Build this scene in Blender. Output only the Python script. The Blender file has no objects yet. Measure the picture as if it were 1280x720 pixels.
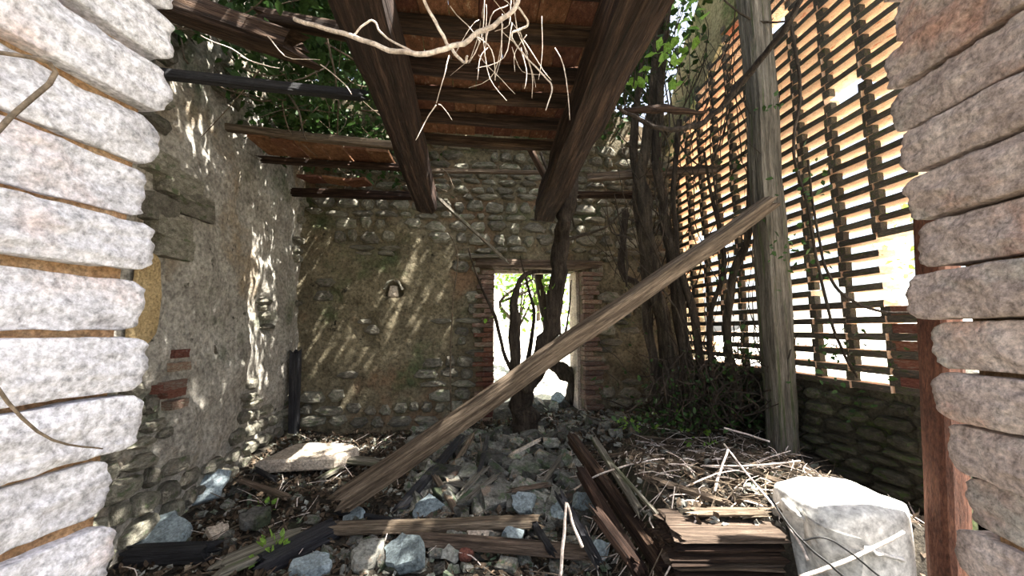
import bpy, math, random
from mathutils import Vector, Matrix, noise, Euler
import numpy as np
random.seed(7)
R = math.radians
# ------------------------------------------------------------------ camera
F_PX = 480.0
YAW, PITCH = R(5.95), R(6.1)
CAM = Vector((0, 0, 1.6))
RT = Vector((math.cos(YAW), -math.sin(YAW), 0))
FH = Vector((math.sin(YAW), math.cos(YAW), 0))
FW = FH * math.cos(PITCH) + Vector((0, 0, math.sin(PITCH)))
UP = -FH * math.sin(PITCH) + Vector((0, 0, math.cos(PITCH)))
S = bpy.context.scene
COL = S.collection
cd = bpy.data.cameras.new('camera'); cam = bpy.data.objects.new('camera', cd); COL.objects.link(cam)
cam.matrix_world = Matrix.Translation(CAM) @ Matrix((RT, UP, -FW)).transposed().to_4x4()
cd.sensor_width = 36; cd.lens = F_PX / 1280 * 36; cd.clip_start = 0.02; cd.clip_end = 500
S.camera = cam
# ------------------------------------------------------------------ light
SUN_DIR = Vector((-0.46, 0.17, -0.87)).normalized()      # way the sunlight travels
w = bpy.data.worlds.new('sky'); S.world = w; w.use_nodes = True
nt = w.node_tree; nt.nodes.clear()
out = nt.nodes.new('ShaderNodeOutputWorld'); bg = nt.nodes.new('ShaderNodeBackground')
sk = nt.nodes.new('ShaderNodeTexSky'); sk.sky_type = 'NISHITA'; sk.sun_disc = False
sk.sun_elevation = R(60); sk.sun_rotation = R(110); sk.air_density = 1.0; sk.dust_density = 2.5; sk.ozone_density = 1.0
hs = nt.nodes.new('ShaderNodeHueSaturation'); hs.inputs['Saturation'].default_value = 0.55
nt.links.new(sk.outputs[0], hs.inputs['Color']); nt.links.new(hs.outputs[0], bg.inputs[0]); nt.links.new(bg.outputs[0], out.inputs[0])
bg.inputs[1].default_value = 0.33
sd = bpy.data.lights.new('sun', 'SUN'); sd.energy = 26.0; sd.angle = R(0.6); sd.color = (1, .95, .86)
so = bpy.data.objects.new('sun', sd); COL.objects.link(so)
so.rotation_euler = SUN_DIR.to_track_quat('-Z', 'Y').to_euler(); so.location = (8, -3, 14)
S.view_settings.view_transform = 'Standard'; S.view_settings.look = 'None'
S.view_settings.gamma = 1; S.view_settings.exposure = 0.58; S.view_settings.use_curve_mapping = False

# ------------------------------------------------------------------ pixel -> world helpers
def ray(px, py):
    return RT * ((px - 640) / F_PX) + UP * ((360 - py) / F_PX) + FW
def P(px, py, a): return CAM + ray(px, py) * a
def PX(px, py, X): d = ray(px, py); return CAM + d * (X / d.x)
def PY(px, py, Y): d = ray(px, py); return CAM + d * (Y / d.y)
def PZ(px, py, Z): d = ray(px, py); return CAM + d * ((Z - CAM.z) / d.z)
def nz(x, y, z, s=1.0, seed=0): return noise.noise(Vector((x * s + seed * 7.31, y * s - seed * 3.7, z * s + seed * 1.9)))
def fb(x, y, z, s=1.0, seed=0, o=4):
    return noise.fractal(Vector((x * s + seed * 7.31, y * s - seed * 3.7, z * s + seed * 1.9)), 0.8, 2.1, o)
def sst(e0, e1, x):
    t = max(0, min(1, (x - e0) / (e1 - e0))); return t * t * (3 - 2 * t)

# ------------------------------------------------------------------ materials
def pmat(name, cols, scale=4, bump=.4, bscale=30, rough=.9, stretch=(1, 1, 1), patches=(), rnd=0.0, spec=.25, warp=0, translucent=0, crack=0, dist=.02):
    m = bpy.data.materials.new(name); m.use_nodes = True
    n = m.node_tree.nodes; l = m.node_tree.links
    b = n['Principled BSDF']; b.inputs['Roughness'].default_value = rough
    b.inputs['Specular IOR Level'].default_value = spec
    tc = n.new('ShaderNodeTexCoord'); mp = n.new('ShaderNodeMapping'); mp.inputs['Scale'].default_value = stretch
    oi = n.new('ShaderNodeObjectInfo')
    off = n.new('ShaderNodeVectorMath'); off.operation = 'ADD'
    ml = n.new('ShaderNodeMath'); ml.operation = 'MULTIPLY'; ml.inputs[1].default_value = 37.0 if rnd else 0.0
    l.new(oi.outputs['Random'], ml.inputs[0])
    l.new(tc.outputs['Object'], mp.inputs[0]); l.new(mp.outputs[0], off.inputs[0]); l.new(ml.outputs[0], off.inputs[1])
    vec = off.outputs[0]
    def nnode(sc, det=8, ro=.6, v=vec):
        t = n.new('ShaderNodeTexNoise'); t.inputs['Scale'].default_value = sc; t.inputs['Detail'].default_value = det
        t.inputs['Roughness'].default_value = ro; t.inputs['Distortion'].default_value = warp; l.new(v, t.inputs['Vector']); return t
    t = nnode(scale, 10, .68); r = n.new('ShaderNodeValToRGB'); e = r.color_ramp.elements
    while len(e) < len(cols): e.new(.5)
    for i, c in enumerate(cols):
        e[i].position = .3 + .4 * i / (len(cols) - 1); e[i].color = (*c, 1)
    l.new(t.outputs[0], r.inputs[0]); colr = r.outputs[0]
    for (pc, ps, lo, hi) in patches:
        q = nnode(ps, 7, .62); q2 = n.new('ShaderNodeMapRange'); q2.inputs[1].default_value = lo; q2.inputs[2].default_value = hi
        l.new(q.outputs[0], q2.inputs[0]); mx = n.new('ShaderNodeMixRGB'); l.new(q2.outputs[0], mx.inputs[0]); l.new(colr, mx.inputs[1])
        mx.inputs[2].default_value = (*pc, 1); colr = mx.outputs[0]
    # fine speckle
    f = nnode(bscale * 1.7, 4, .7); fr = n.new('ShaderNodeMapRange'); fr.inputs[1].default_value = .3; fr.inputs[2].default_value = .7
    fr.inputs[3].default_value = .42; fr.inputs[4].default_value = 1.5; l.new(f.outputs[0], fr.inputs[0])
    hv = n.new('ShaderNodeHueSaturation'); l.new(colr, hv.inputs['Color'])
    if rnd:
        rr = n.new('ShaderNodeMapRange'); rr.inputs[3].default_value = 1 - rnd; rr.inputs[4].default_value = 1 + rnd; l.new(oi.outputs['Random'], rr.inputs[0])
        mm = n.new('ShaderNodeMath'); mm.operation = 'MULTIPLY'; l.new(rr.outputs[0], mm.inputs[0]); l.new(fr.outputs[0], mm.inputs[1]); l.new(mm.outputs[0], hv.inputs['Value'])
        h2 = n.new('ShaderNodeMath'); h2.operation = 'MULTIPLY_ADD'; h2.inputs[1].default_value = rnd * .07; h2.inputs[2].default_value = .5 - rnd * .035
        l.new(oi.outputs['Random'], h2.inputs[0]); l.new(h2.outputs[0], hv.inputs['Hue'])
    else: l.new(fr.outputs[0], hv.inputs['Value'])
    l.new(hv.outputs[0], b.inputs['Base Color'])
    bt = nnode(bscale, 8, .7); h = bt.outputs[0]
    bt2 = nnode(bscale * .22, 4, .6); ad = n.new('ShaderNodeMath'); ad.operation = 'MULTIPLY_ADD'; ad.inputs[1].default_value = 2.0
    l.new(bt2.outputs[0], ad.inputs[0]); l.new(h, ad.inputs[2]); h = ad.outputs[0]
    if crack:
        vo = n.new('ShaderNodeTexVoronoi'); vo.feature = 'DISTANCE_TO_EDGE'; vo.inputs['Scale'].default_value = crack; l.new(vec, vo.inputs['Vector'])
        vr = n.new('ShaderNodeMapRange'); vr.inputs[2].default_value = .06; l.new(vo.outputs['Distance'], vr.inputs[0])
        a2 = n.new('ShaderNodeMath'); a2.operation = 'ADD'; l.new(vr.outputs[0], a2.inputs[0]); l.new(h, a2.inputs[1]); h = a2.outputs[0]
    bp = n.new('ShaderNodeBump'); bp.inputs['Strength'].default_value = bump; bp.inputs['Distance'].default_value = dist
    l.new(h, bp.inputs['Height']); l.new(bp.outputs[0], b.inputs['Normal'])
    if translucent:
        tr = n.new('ShaderNodeBsdfTranslucent'); l.new(hv.outputs[0], tr.inputs[0]); ms = n.new('ShaderNodeMixShader')
        ms.inputs[0].default_value = translucent; l.new(b.outputs[0], ms.inputs[1]); l.new(tr.outputs[0], ms.inputs[2])
        l.new(ms.outputs[0], n['Material Output'].inputs[0])
    return m
M = {}
M['white_stone'] = pmat('pale quarry stone', [(.44, .43, .46), (.63, .62, .67), (.75, .74, .79)], 7, .7, 34, .9, patches=[((.66, .54, .53), 2.2, .56, .68)], rnd=.06)
M['pink_stone'] = pmat('pinkish limestone', [(.33, .26, .235), (.54, .44, .41), (.68, .59, .56)], 7, .75, 34, .9, patches=[((.58, .36, .29), 2.2, .57, .68), ((.52, .49, .45), 1.8, .55, .65)], rnd=.14)
M['orange_mortar'] = pmat('ochre lime mortar', [(.22, .12, .06), (.40, .24, .13), (.48, .33, .2)], 9, .9, 50, 1)
M['left_plaster'] = pmat('grey lime plaster', [(.19, .175, .15), (.36, .335, .295), (.47, .445, .40)], 3.0, .9, 16, .95,
                         patches=[((.30, .24, .17), 1.0, .52, .62), ((.10, .12, .075), 1.4, .56, .68), ((.07, .065, .05), 9, .64, .70)], dist=.03)
M['back_plaster'] = pmat('brown lime plaster', [(.085, .072, .048), (.17, .145, .095), (.245, .21, .145)], 3.5, .9, 15, .95,
                         patches=[((.20, .13, .08), 1.2, .54, .66), ((.085, .10, .05), 1.6, .55, .67), ((.03, .028, .02), 9, .62, .70)], dist=.03)
M['wall_stone'] = pmat('old wall stone', [(.10, .09, .07), (.22, .205, .165), (.36, .335, .28)], 5, .8, 25, .95, patches=[((.12, .14, .08), 3, .55, .65)], rnd=.35)
M['damp_stone'] = pmat('damp mossy stone', [(.03, .03, .022), (.075, .07, .05), (.13, .12, .085)], 5, .8, 25, .95, patches=[((.06, .085, .025), 3, .52, .62)], rnd=.35)
M['yellow_plaster'] = pmat('yellow ochre plaster', [(.28, .20, .10), (.42, .31, .16), (.48, .37, .21)], 4, .5, 30)
M['red_brick'] = pmat('red brick', [(.10, .042, .03), (.20, .08, .055), (.27, .14, .10)], 8, .7, 40, .95, patches=[((.25, .21, .17), 4, .55, .66)], rnd=.3)
M['faded_brick'] = pmat('faded brick', [(.12, .075, .055), (.24, .15, .115), (.34, .25, .20)], 8, .7, 40, .95, patches=[((.28, .25, .20), 4, .5, .62)], rnd=.35)
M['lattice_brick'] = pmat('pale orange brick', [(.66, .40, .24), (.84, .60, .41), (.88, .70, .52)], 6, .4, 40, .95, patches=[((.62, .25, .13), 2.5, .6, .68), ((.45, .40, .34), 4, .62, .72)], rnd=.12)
M['shaded_brick'] = pmat('brick face with painted shade and moss', [(.05, .045, .035), (.13, .115, .09), (.24, .19, .14)], 7, .8, 40, .95, patches=[((.10, .12, .05), 2.5, .54, .64), ((.42, .25, .15), 3.5, .62, .70)], rnd=.3)  # shade on the inner lattice faces, painted into the colour, with mossy patches
M['terracotta'] = pmat('terracotta tile', [(.06, .026, .015), (.16, .066, .036), (.24, .115, .065)], 5, .5, 30, .9, patches=[((.30, .21, .14), 5, .6, .7)], rnd=.35)
M['dark_wood'] = pmat('dark rotten beam wood', [(.008, .005, .004), (.045, .025, .017), (.15, .09, .06)], 2.2, 1.0, 7, .9, (.9, 16, 16), warp=.35, rnd=.25, dist=.03)
M['brown_wood'] = pmat('weathered brown timber', [(.03, .02, .014), (.17, .125, .09), (.38, .29, .215)], 2.0, 1.0, 7, .9, (.9, 16, 16), warp=.3, rnd=.25, dist=.03)
M['grey_wood'] = pmat('grey weathered timber', [(.045, .04, .032), (.20, .18, .145), (.38, .345, .29)], 2.0, .9, 7, .9, (.9, 16, 16), warp=.3, rnd=.2, patches=[((.12, .14, .07), 1.2, .55, .66)], dist=.03)
M['black_wood'] = pmat('black sodden wood', [(.012, .012, .014), (.032, .032, .038), (.07, .07, .075)], 2.4, .9, 14, .7, (.9, 16, 16), warp=.3, rnd=.2, dist=.03)
M['rust_post'] = pmat('rusty brown post', [(.04, .017, .011), (.115, .048, .03), (.19, .09, .055)], 3, .6, 20, .85, (1, 4, 4))
M['earth'] = pmat('dark soil and litter', [(.016, .014, .011), (.05, .042, .032), (.11, .092, .068)], 9, 1.0, 35, 1, patches=[((.09, .10, .055), 1.2, .56, .66)], dist=.04)
M['rubble'] = pmat('rubble stone', [(.05, .05, .042), (.17, .165, .145), (.33, .33, .30)], 3.5, .8, 22, .95, patches=[((.10, .13, .075), 2.0, .54, .62), ((.26, .20, .15), 1.6, .58, .64)], rnd=.65)
M['slate'] = pmat('blue grey stone', [(.12, .145, .155), (.24, .29, .31), (.38, .45, .48)], 6, .5, 30, .8, rnd=.2)
M['pale_slab'] = pmat('pale limestone slab', [(.26, .22, .18), (.52, .44, .36), (.66, .58, .48)], 6, .7, 25, .95)
M['litter'] = pmat('dead leaves', [(.022, .015, .010), (.075, .052, .034), (.22, .165, .115)], 14, .2, 30, .8)
M['bark'] = pmat('dark vine bark', [(.018, .013, .010), (.06, .046, .034), (.13, .10, .075)], 3, 1.0, 20, .95, (7, 7, 1.2), rnd=.25, dist=.03)
M['twig'] = pmat('brown twig', [(.05, .035, .025), (.13, .10, .07), (.25, .19, .14)], 8, .4, 30, .9)
M['pale_stem'] = pmat('bleached dry stem', [(.40, .32, .27), (.68, .58, .52), (.8, .72, .66)], 8, .3, 30, .8)
M['leaf'] = pmat('green leaves', [(.016, .036, .010), (.036, .08, .02), (.07, .14, .035)], 3, .1, 30, .5, translucent=.22)
M['bright_leaf'] = pmat('young green leaves', [(.12, .26, .04), (.24, .42, .07), (.34, .52, .12)], 3, .1, 30, .5, translucent=.5)
M['sack'] = pmat('dirty white plastic sack', [(.40, .39, .37), (.60, .59, .57), (.70, .69, .67)], 5, .3, 12, .55, patches=[((.34, .26, .18), 3, .58, .68)])
M['cable'] = pmat('black cable', [(.01, .01, .01), (.02, .02, .02)], 8, .1, 30, .5)
M['dry_ground'] = pmat('dry pale gravel', [(.56, .51, .42), (.70, .65, .56), (.76, .71, .62)], 2, .4, 20, 1)
M['yard'] = pmat('trodden yard soil and weeds', [(.06, .06, .03), (.13, .115, .07), (.20, .18, .12)], 2, .5, 20, 1)
M['gable'] = pmat('mossy ochre render', [(.20, .16, .085), (.36, .30, .17), (.46, .39, .24)], 2.5, .7, 18, .95, patches=[((.15, .19, .07), 1.6, .5, .62)])

# ------------------------------------------------------------------ object helpers
def tag(o, label=None, cat=None, group=None, kind=None):
    if label: o['label'] = label
    if cat: o['category'] = cat
    if group: o['group'] = group
    if kind: o['kind'] = kind
    return o
def mk(name, vs, fs, mat, parent=None, smooth=False, M4=None):
    me = bpy.data.meshes.new(name); me.from_pydata([tuple(v) for v in vs], [], fs); me.update()
    me.materials.append(mat)
    if smooth: me.polygons.foreach_set('use_smooth', [True] * len(me.polygons))
    o = bpy.data.objects.new(name, me); COL.objects.link(o)
    if parent: o.parent = parent
    if M4 is not None: o.matrix_world = M4 if not parent else M4
    return o
def inst(name, me, parent=None, loc=(0, 0, 0), rot=(0, 0, 0), sc=(1, 1, 1)):
    o = bpy.data.objects.new(name, me); COL.objects.link(o)
    if parent: o.parent = parent
    o.location = loc; o.rotation_euler = rot; o.scale = sc
    return o
def empty(name, loc):
    o = bpy.data.objects.new(name, None); o.empty_display_size = .1; COL.objects.link(o); o.location = loc; return o
def boxv(x0, x1, y0, y1, z0, z1):
    v = [(x0, y0, z0), (x1, y0, z0), (x1, y1, z0), (x0, y1, z0), (x0, y0, z1), (x1, y0, z1), (x1, y1, z1), (x0, y1, z1)]
    f = [(0, 3, 2, 1), (4, 5, 6, 7), (0, 1, 5, 4), (1, 2, 6, 5), (2, 3, 7, 6), (3, 0, 4, 7)]
    return v, f
class MB:
    def __init__(s): s.v = []; s.f = []
    def add(s, v, f):
        o = len(s.v); s.v += [tuple(q) for q in v]; s.f += [tuple(i + o for i in t) for t in f]; return s
    def build(s, name, mat, parent=None, smooth=False): return mk(name, s.v, s.f, mat, parent, smooth)
def rbox(n, size, seed, k=.35, amp=.06, freq=1.0):
    """rough rounded block: n divisions per edge, mixed towards an ellipsoid by k, noise displaced"""
    vs = []; idx = {}; fs = []
    def vid(i, j, q):
        key = (i, j, q)
        if key not in idx:
            p = Vector((2 * i / n - 1, 2 * j / n - 1, 2 * q / n - 1)); s = p.normalized()
            m = max(abs(p.x), abs(p.y), abs(p.z)); pr = p * (1 - k) + s * k * 1.15
            d = 1 + amp * 2 * fb(pr.x, pr.y, pr.z, freq, seed, 3)
            idx[key] = len(vs); vs.append((pr.x * d * size[0] / 2, pr.y * d * size[1] / 2, pr.z * d * size[2] / 2))
        return idx[key]
    for a in range(n):
        for b in range(n):
            fs.append((vid(a, b, 0), vid(a, b + 1, 0), vid(a + 1, b + 1, 0), vid(a + 1, b, 0)))
            fs.append((vid(a, b, n), vid(a + 1, b, n), vid(a + 1, b + 1, n), vid(a, b + 1, n)))
            fs.append((vid(a, 0, b), vid(a + 1, 0, b), vid(a + 1, 0, b + 1), vid(a, 0, b + 1)))
            fs.append((vid(a, n, b), vid(a, n, b + 1), vid(a + 1, n, b + 1), vid(a + 1, n, b)))
            fs.append((vid(0, a, b), vid(0, a, b + 1), vid(0, a + 1, b + 1), vid(0, a + 1, b)))
            fs.append((vid(n, a, b), vid(n, a + 1, b), vid(n, a + 1, b + 1), vid(n, a, b + 1)))
    return vs, fs
def frame_from(p0, p1, roll=0):
    x = (p1 - p0).normalized(); up = Vector((0, 0, 1)) if abs(x.z) < .92 else Vector((0, 1, 0))
    y = up.cross(x).normalized(); z = x.cross(y)
    m = Matrix((x, y, z)).transposed().to_4x4(); m.translation = p0
    return m @ Matrix.Rotation(roll, 4, 'X')
def timber(name, p0, p1, wy, hz, mat, label=None, cat='beam', group=None, roll=0, rough=.09, seed=None, parent=None, bow=0, ragged=.06, taper=1.0, seg=None):
    p0 = Vector(p0); p1 = Vector(p1); L = (p1 - p0).length
    seed = random.random() * 90 if seed is None else seed
    ns = seg or max(6, min(40, int(L / .07))); prof = []
    q = 4
    for s_ in range(4):
        for t in range(q):
            u = -1 + 2 * t / q
            a, b = [(u, -1), (1, u), (-u, 1), (-1, -u)][s_]
            c = .88 if t == 0 else 1.0
            prof.append((a * c, b * c))
    vs = []; fs = []; K = len(prof)
    for i in range(ns + 1):
        t = i / ns; x = L * t; sc = 1 + (taper - 1) * t
        for j, (a, b) in enumerate(prof):
            g = nz(x * .8, a * 2.4, b * 2.4, 1, seed) * rough * 1.3 + nz(x * 4, a * 3, b * 3, 1, seed + 3) * rough * .8
            deep = max(0, nz(x * .5, a * 5, b * 5, 1, seed + 8)) * rough * .8
            k = sc * (1 + g - deep); ex = 0
            if i == 0: ex = nz(a * 3, b * 3, 0, 1, seed + 5) * ragged * 2
            if i == ns: ex = nz(a * 3, b * 3, 4, 1, seed + 6) * ragged * 2
            vs.append((x + ex, a * k * wy / 2 + nz(x, 0, 0, 1.1, seed + 1) * wy * .15, b * k * hz / 2 + bow * math.sin(math.pi * t) + nz(x, 0, 0, 1.1, seed + 2) * hz * .15))
    for i in range(ns):
        for j in range(K):
            a = i * K + j; b = i * K + (j + 1) % K; fs.append((a, b, b + K, a + K))
    c0 = len(vs); vs.append((ragged * .4, 0, 0)); c1 = len(vs); vs.append((L - ragged * .4, 0, 0))
    for j in range(K):
        fs.append((c0, (j + 1) % K, j)); fs.append((c1, ns * K + j, ns * K + (j + 1) % K))
    o = mk(name, vs, fs, mat, parent)
    o.matrix_world = frame_from(p0, p1, roll)
    if label: tag(o, label, cat, group)
    return o
def spline(pts, n):
    """Catmull-Rom through pts, n samples per span"""
    q = [pts[0]] + list(pts) + [pts[-1]]; r = []
    for i in range(1, len(q) - 2):
        a, b, c, d = q[i - 1:i + 3]
        for k in range(n):
            t = k / n
            r.append(tuple(.5 * ((2 * b[j]) + (-a[j] + c[j]) * t + (2 * a[j] - 5 * b[j] + 4 * c[j] - d[j]) * t * t + (-a[j] + 3 * b[j] - 3 * c[j] + d[j]) * t ** 3) for j in range(4)))
    r.append(tuple(pts[-1])); return r
def tube_geo(pts, sides=6, n=5, wob=.1, seed=0, lump=0.0):
    sp = spline([(p[0][0], p[0][1], p[0][2], p[1]) for p in pts], n); vs = []; fs = []
    prev = None
    for i, s in enumerate(sp):
        p = Vector(s[:3]); nx = Vector(sp[min(i + 1, len(sp) - 1)][:3]) - Vector(sp[max(i - 1, 0)][:3])
        if nx.length < 1e-6: nx = Vector((0, 0, 1))
        t = nx.normalized(); ref = prev if prev else (Vector((1, 0, 0)) if abs(t.x) < .8 else Vector((0, 1, 0)))
        u = (ref - t * ref.dot(t)).normalized(); v = t.cross(u); prev = u
        wv = Vector((nz(i * .35, 0, 0, 1, seed), nz(i * .35, 5, 0, 1, seed), nz(i * .35, 9, 0, 1, seed))) * wob * s[3] * 6
        for k in range(sides):
            an = 2 * math.pi * k / sides; r = s[3] * (1 + lump * nz(math.cos(an) * 2, math.sin(an) * 2, i * .25, 1, seed + 2) * 1.5)
            vs.append(tuple(p + wv + (u * math.cos(an) + v * math.sin(an)) * r))
    for i in range(len(sp) - 1):
        for k in range(sides):
            a = i * sides + k; b = i * sides + (k + 1) % sides; fs.append((a, b, b + sides, a + sides))
    fs.append(tuple(range(sides))[::-1]); fs.append(tuple((len(sp) - 1) * sides + k for k in range(sides)))
    return vs, fs
def tube(name, pts, mat, label=None, cat='vine', group=None, parent=None, **k):
    v, f = tube_geo(pts, **k); o = mk(name, v, f, mat, parent, smooth=True)
    if label: tag(o, label, cat, group)
    return o
def leaves(name, centres, size, mat, parent=None, droop=.3, aspect=.62, seed=1, up=.6):
    """centres: (n,3) array; each leaf a folded, pointed six-vertex blade (4 triangles)"""
    rg = np.random.default_rng(seed); c = np.asarray(centres, float); n = len(c)
    d = rg.normal(size=(n, 3)); d[:, 2] -= droop; d /= np.linalg.norm(d, axis=1)[:, None]
    nn = rg.normal(size=(n, 3)) * (1 - up) + np.array([0, 0, up]); s = np.cross(d, nn); s /= np.linalg.norm(s, axis=1)[:, None] + 1e-9
    up_ = np.cross(s, d); L = size * rg.uniform(.6, 1.3, n)[:, None]; W = L * aspect * .5
    pts = np.stack([c, c + d * L * .35 + s * W + up_ * W * .3, c + d * L * .35 - s * W + up_ * W * .3, c + d * L * .75 + s * W * .6 + up_ * W * .1, c + d * L * .75 - s * W * .6 + up_ * W * .1, c + d * L, c + d * L * .5], 1)
    b = (np.arange(n) * 7)[:, None, None]; t = np.array([[0, 1, 6], [0, 6, 2], [1, 3, 6], [6, 4, 2], [3, 5, 6], [6, 5, 4]])[None]
    v = pts.reshape(-1, 3); f = (b + t).reshape(-1, 3)
    me = bpy.data.meshes.new(name); me.vertices.add(len(v)); me.vertices.foreach_set('co', v.ravel())
    me.loops.add(f.size); me.loops.foreach_set('vertex_index', f.ravel().astype(np.int32))
    me.polygons.add(len(f)); me.polygons.foreach_set('loop_start', np.arange(0, f.size, 3, dtype=np.int32)); me.polygons.foreach_set('loop_total', np.full(len(f), 3, np.int32))
    me.update(calc_edges=True); me.validate(); me.materials.append(mat)
    o = bpy.data.objects.new(name, me); COL.objects.link(o)
    if parent: o.parent = parent
    return o
def slab_geo(poly, th, seed=0, amp=.012):
    """broken flat slab: polygon outline (x,y) extruded by th, edges chamfered and uneven"""
    n = len(poly); vs = []; cx = sum(p[0] for p in poly) / n; cy = sum(p[1] for p in poly) / n
    pts = []
    for i in range(n):
        a = poly[i]; b = poly[(i + 1) % n]
        for t in (0, .33, .66):
            x = a[0] + (b[0] - a[0]) * t; y = a[1] + (b[1] - a[1]) * t
            pts.append((x + random.uniform(-amp, amp), y + random.uniform(-amp, amp)))
    K = len(pts); fs = []
    for (s, z) in ((.97, 0), (1.0, th * .2), (1.0, th * .8), (.95, th)):
        for (x, y) in pts: vs.append((cx + (x - cx) * s, cy + (y - cy) * s, z + random.uniform(-1, 1) * th * .06))
    for r in range(3):
        for k in range(K): a = r * K + k; b = r * K + (k + 1) % K; fs.append((a, b, b + K, a + K))
    c = len(vs); vs.append((cx, cy, 0)); d = len(vs); vs.append((cx, cy, th * 1.05))
    for k in range(K): fs.append((c, (k + 1) % K, k)); fs.append((d, 3 * K + k, 3 * K + (k + 1) % K))
    return vs, fs

# ------------------------------------------------------------------ ground shape
XL, XR, YB = -2.29, 3.0, 5.4
GP = [(PZ(x, y, z).xy, z) for (x, y, z) in [(170, 700, .06), (260, 650, .08), (370, 560, .22), (300, 620, .12), (450, 600, .17), (430, 560, .25), (560, 570, .26),
      (640, 600, .22), (640, 700, .05), (400, 710, .04), (520, 660, .08), (655, 543, .36), (700, 520, .45), (760, 530, .48), (850, 525, .55), (590, 535, .34), (480, 555, .25), (950, 530, .55)]]
GP += [(Vector((x, y)), z) for (x, y, z) in [(0, 0, 0), (-1.5, 1.5, .0), (1.0, 1.2, 0), (2.8, 1.5, .12), (2.9, 2.6, .35), (2.9, 3.5, .5), (2.8, 5.2, .55), (1.0, 6.0, .45), (-2.3, 3.0, .06)]]
E0 = P(717, 549, 3.6); E1 = P(815, 700, 2.0)
T0_ = PZ(785, 548, .62); T1_ = PZ(925, 602, .64)
def plateau(x, y):
    dx, dy = E0.x - E1.x, E0.y - E1.y; L = math.hypot(dx, dy)
    s = ((x - E1.x) * dy - (y - E1.y) * dx) / L            # distance right of the edge line
    al = ((x - E1.x) * dx + (y - E1.y) * dy) / L
    a = (Vector((x, y, 0)) - Vector((0, 0, 0))).dot(FH)
    return sst(.0, .18, s) * sst(1.93, 2.05, a) * (1 - sst(2.9, 3.7, a)) * (1 - sst(2.2, 2.7, x))
def gh(x, y, fine=True):
    ws = 0; zs = 0
    for (p, z) in GP:
        d = (p.x - x) ** 2 + (p.y - y) ** 2 + .04; wgt = 1 / d ** 1.6; ws += wgt; zs += wgt * z
    h = zs / ws
    pl = plateau(x, y)
    h = h * (1 - pl) + pl * .64
    tx, ty = T1_.x - T0_.x, T1_.y - T0_.y; tt = max(0, min(1, ((x - T0_.x) * tx + (y - T0_.y) * ty) / (tx * tx + ty * ty)))
    dd = math.hypot(x - T0_.x - tt * tx, y - T0_.y - tt * ty); h -= .20 * (1 - sst(.03, .13, dd))
    if y < 5.6: h += .10 * max(0, 1 - (x - XL) / .5) * sst(3, 5, y)
    if fine: h += fb(x, y, 0, 3.0, 3) * .035 + fb(x, y, 0, 11, 4) * .014
    return h

# ------------------------------------------------------------------ floor and outside ground
nx, ny = 170, 170; x0, x1, y0, y1 = -2.6, 3.3, .3, 6.4
vs = [(x0 + (x1 - x0) * i / nx, y0 + (y1 - y0) * j / ny) for j in range(ny + 1) for i in range(nx + 1)]
vs = [(x, y, gh(x, y)) for x, y in vs]
fs = [(j * (nx + 1) + i, j * (nx + 1) + i + 1, (j + 1) * (nx + 1) + i + 1, (j + 1) * (nx + 1) + i) for j in range(ny) for i in range(nx)]
floor = mk('floor', vs, fs, M['earth'], smooth=True); tag(floor, 'rubble strewn earth floor of the roofless room', kind='structure')
og = MB(); 
og.add(*boxv(-60, 60, -60, 60, -.6, -.05))
out_g = og.build('ground_outside', M['yard']); tag(out_g, 'pale dry ground around the ruin', kind='structure')
og = MB(); N = 30
v = [(3.2 + 14 * i / N, -4 + 16 * j / N, .25 + i * .11 + fb(i * .3, j * .3, 0, 1, 2) * .12 if i > 0 else .25) for j in range(N + 1) for i in range(N + 1)]
f = [(j * (N + 1) + i, j * (N + 1) + i + 1, (j + 1) * (N + 1) + i + 1, (j + 1) * (N + 1) + i) for j in range(N) for i in range(N)]
bank = mk('bank_outside', v, f, M['dry_ground'], smooth=True); tag(bank, 'sunlit dry bank of ground outside the brick lattice', kind='structure')
v = [(-4 + 8.5 * i / N, 6.0 + 9 * j / N, .42 + max(0, j - 2) * .11 + fb(i * .3, j * .3, 7, 1, 2) * .1) for j in range(N + 1) for i in range(N + 1)]
bank = mk('bank_behind', v, f, M['dry_ground'], smooth=True); tag(bank, 'sunlit dry ground beyond the doorway', kind='structure')

# ------------------------------------------------------------------ wall stones kit
def wall_stone_mesh(seed):
    rs = random.Random(seed); n = rs.choice([6, 7, 8]); ring = []
    for i in range(n):
        a = 2 * math.pi * (i + rs.uniform(-.25, .25)) / n
        c, s = math.cos(a), math.sin(a); q = max(abs(c), abs(s)); k = (1 / q) * .55 + .45
        ring.append((c * k * .5 * rs.uniform(.9, 1.04), s * k * .5 * rs.uniform(.9, 1.04)))
    vs = [(x * 1.0, 0, z * 1.0) for x, z in ring] + [(x * .98, -.6, z * .96) for x, z in ring] + [(x * .72, -1 + rs.uniform(-.1, .15), z * .68) for x, z in ring] + [(rs.uniform(-.1, .1), -1.06, rs.uniform(-.1, .1))]
    fs = []
    for r in range(2):
        for k in range(n): a = r * n + k; b = r * n + (k + 1) % n; fs.append((a, b, b + n, a + n))
    for k in range(n): fs.append((2 * n + k, 2 * n + (k + 1) % n, 3 * n))
    me = bpy.data.meshes.new('stone'); me.from_pydata(vs, [], [t[::-1] for t in fs]); me.update(); return me   # faces -Y
def kit(mat, n=10, s0=0):
    r = []
    for i in range(n):
        me = wall_stone_mesh(s0 + i); me.materials.append(mat); r.append(me)
    return r
KIT = kit(M['wall_stone']); KITD = kit(M['damp_stone'], 8, 40)
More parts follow.
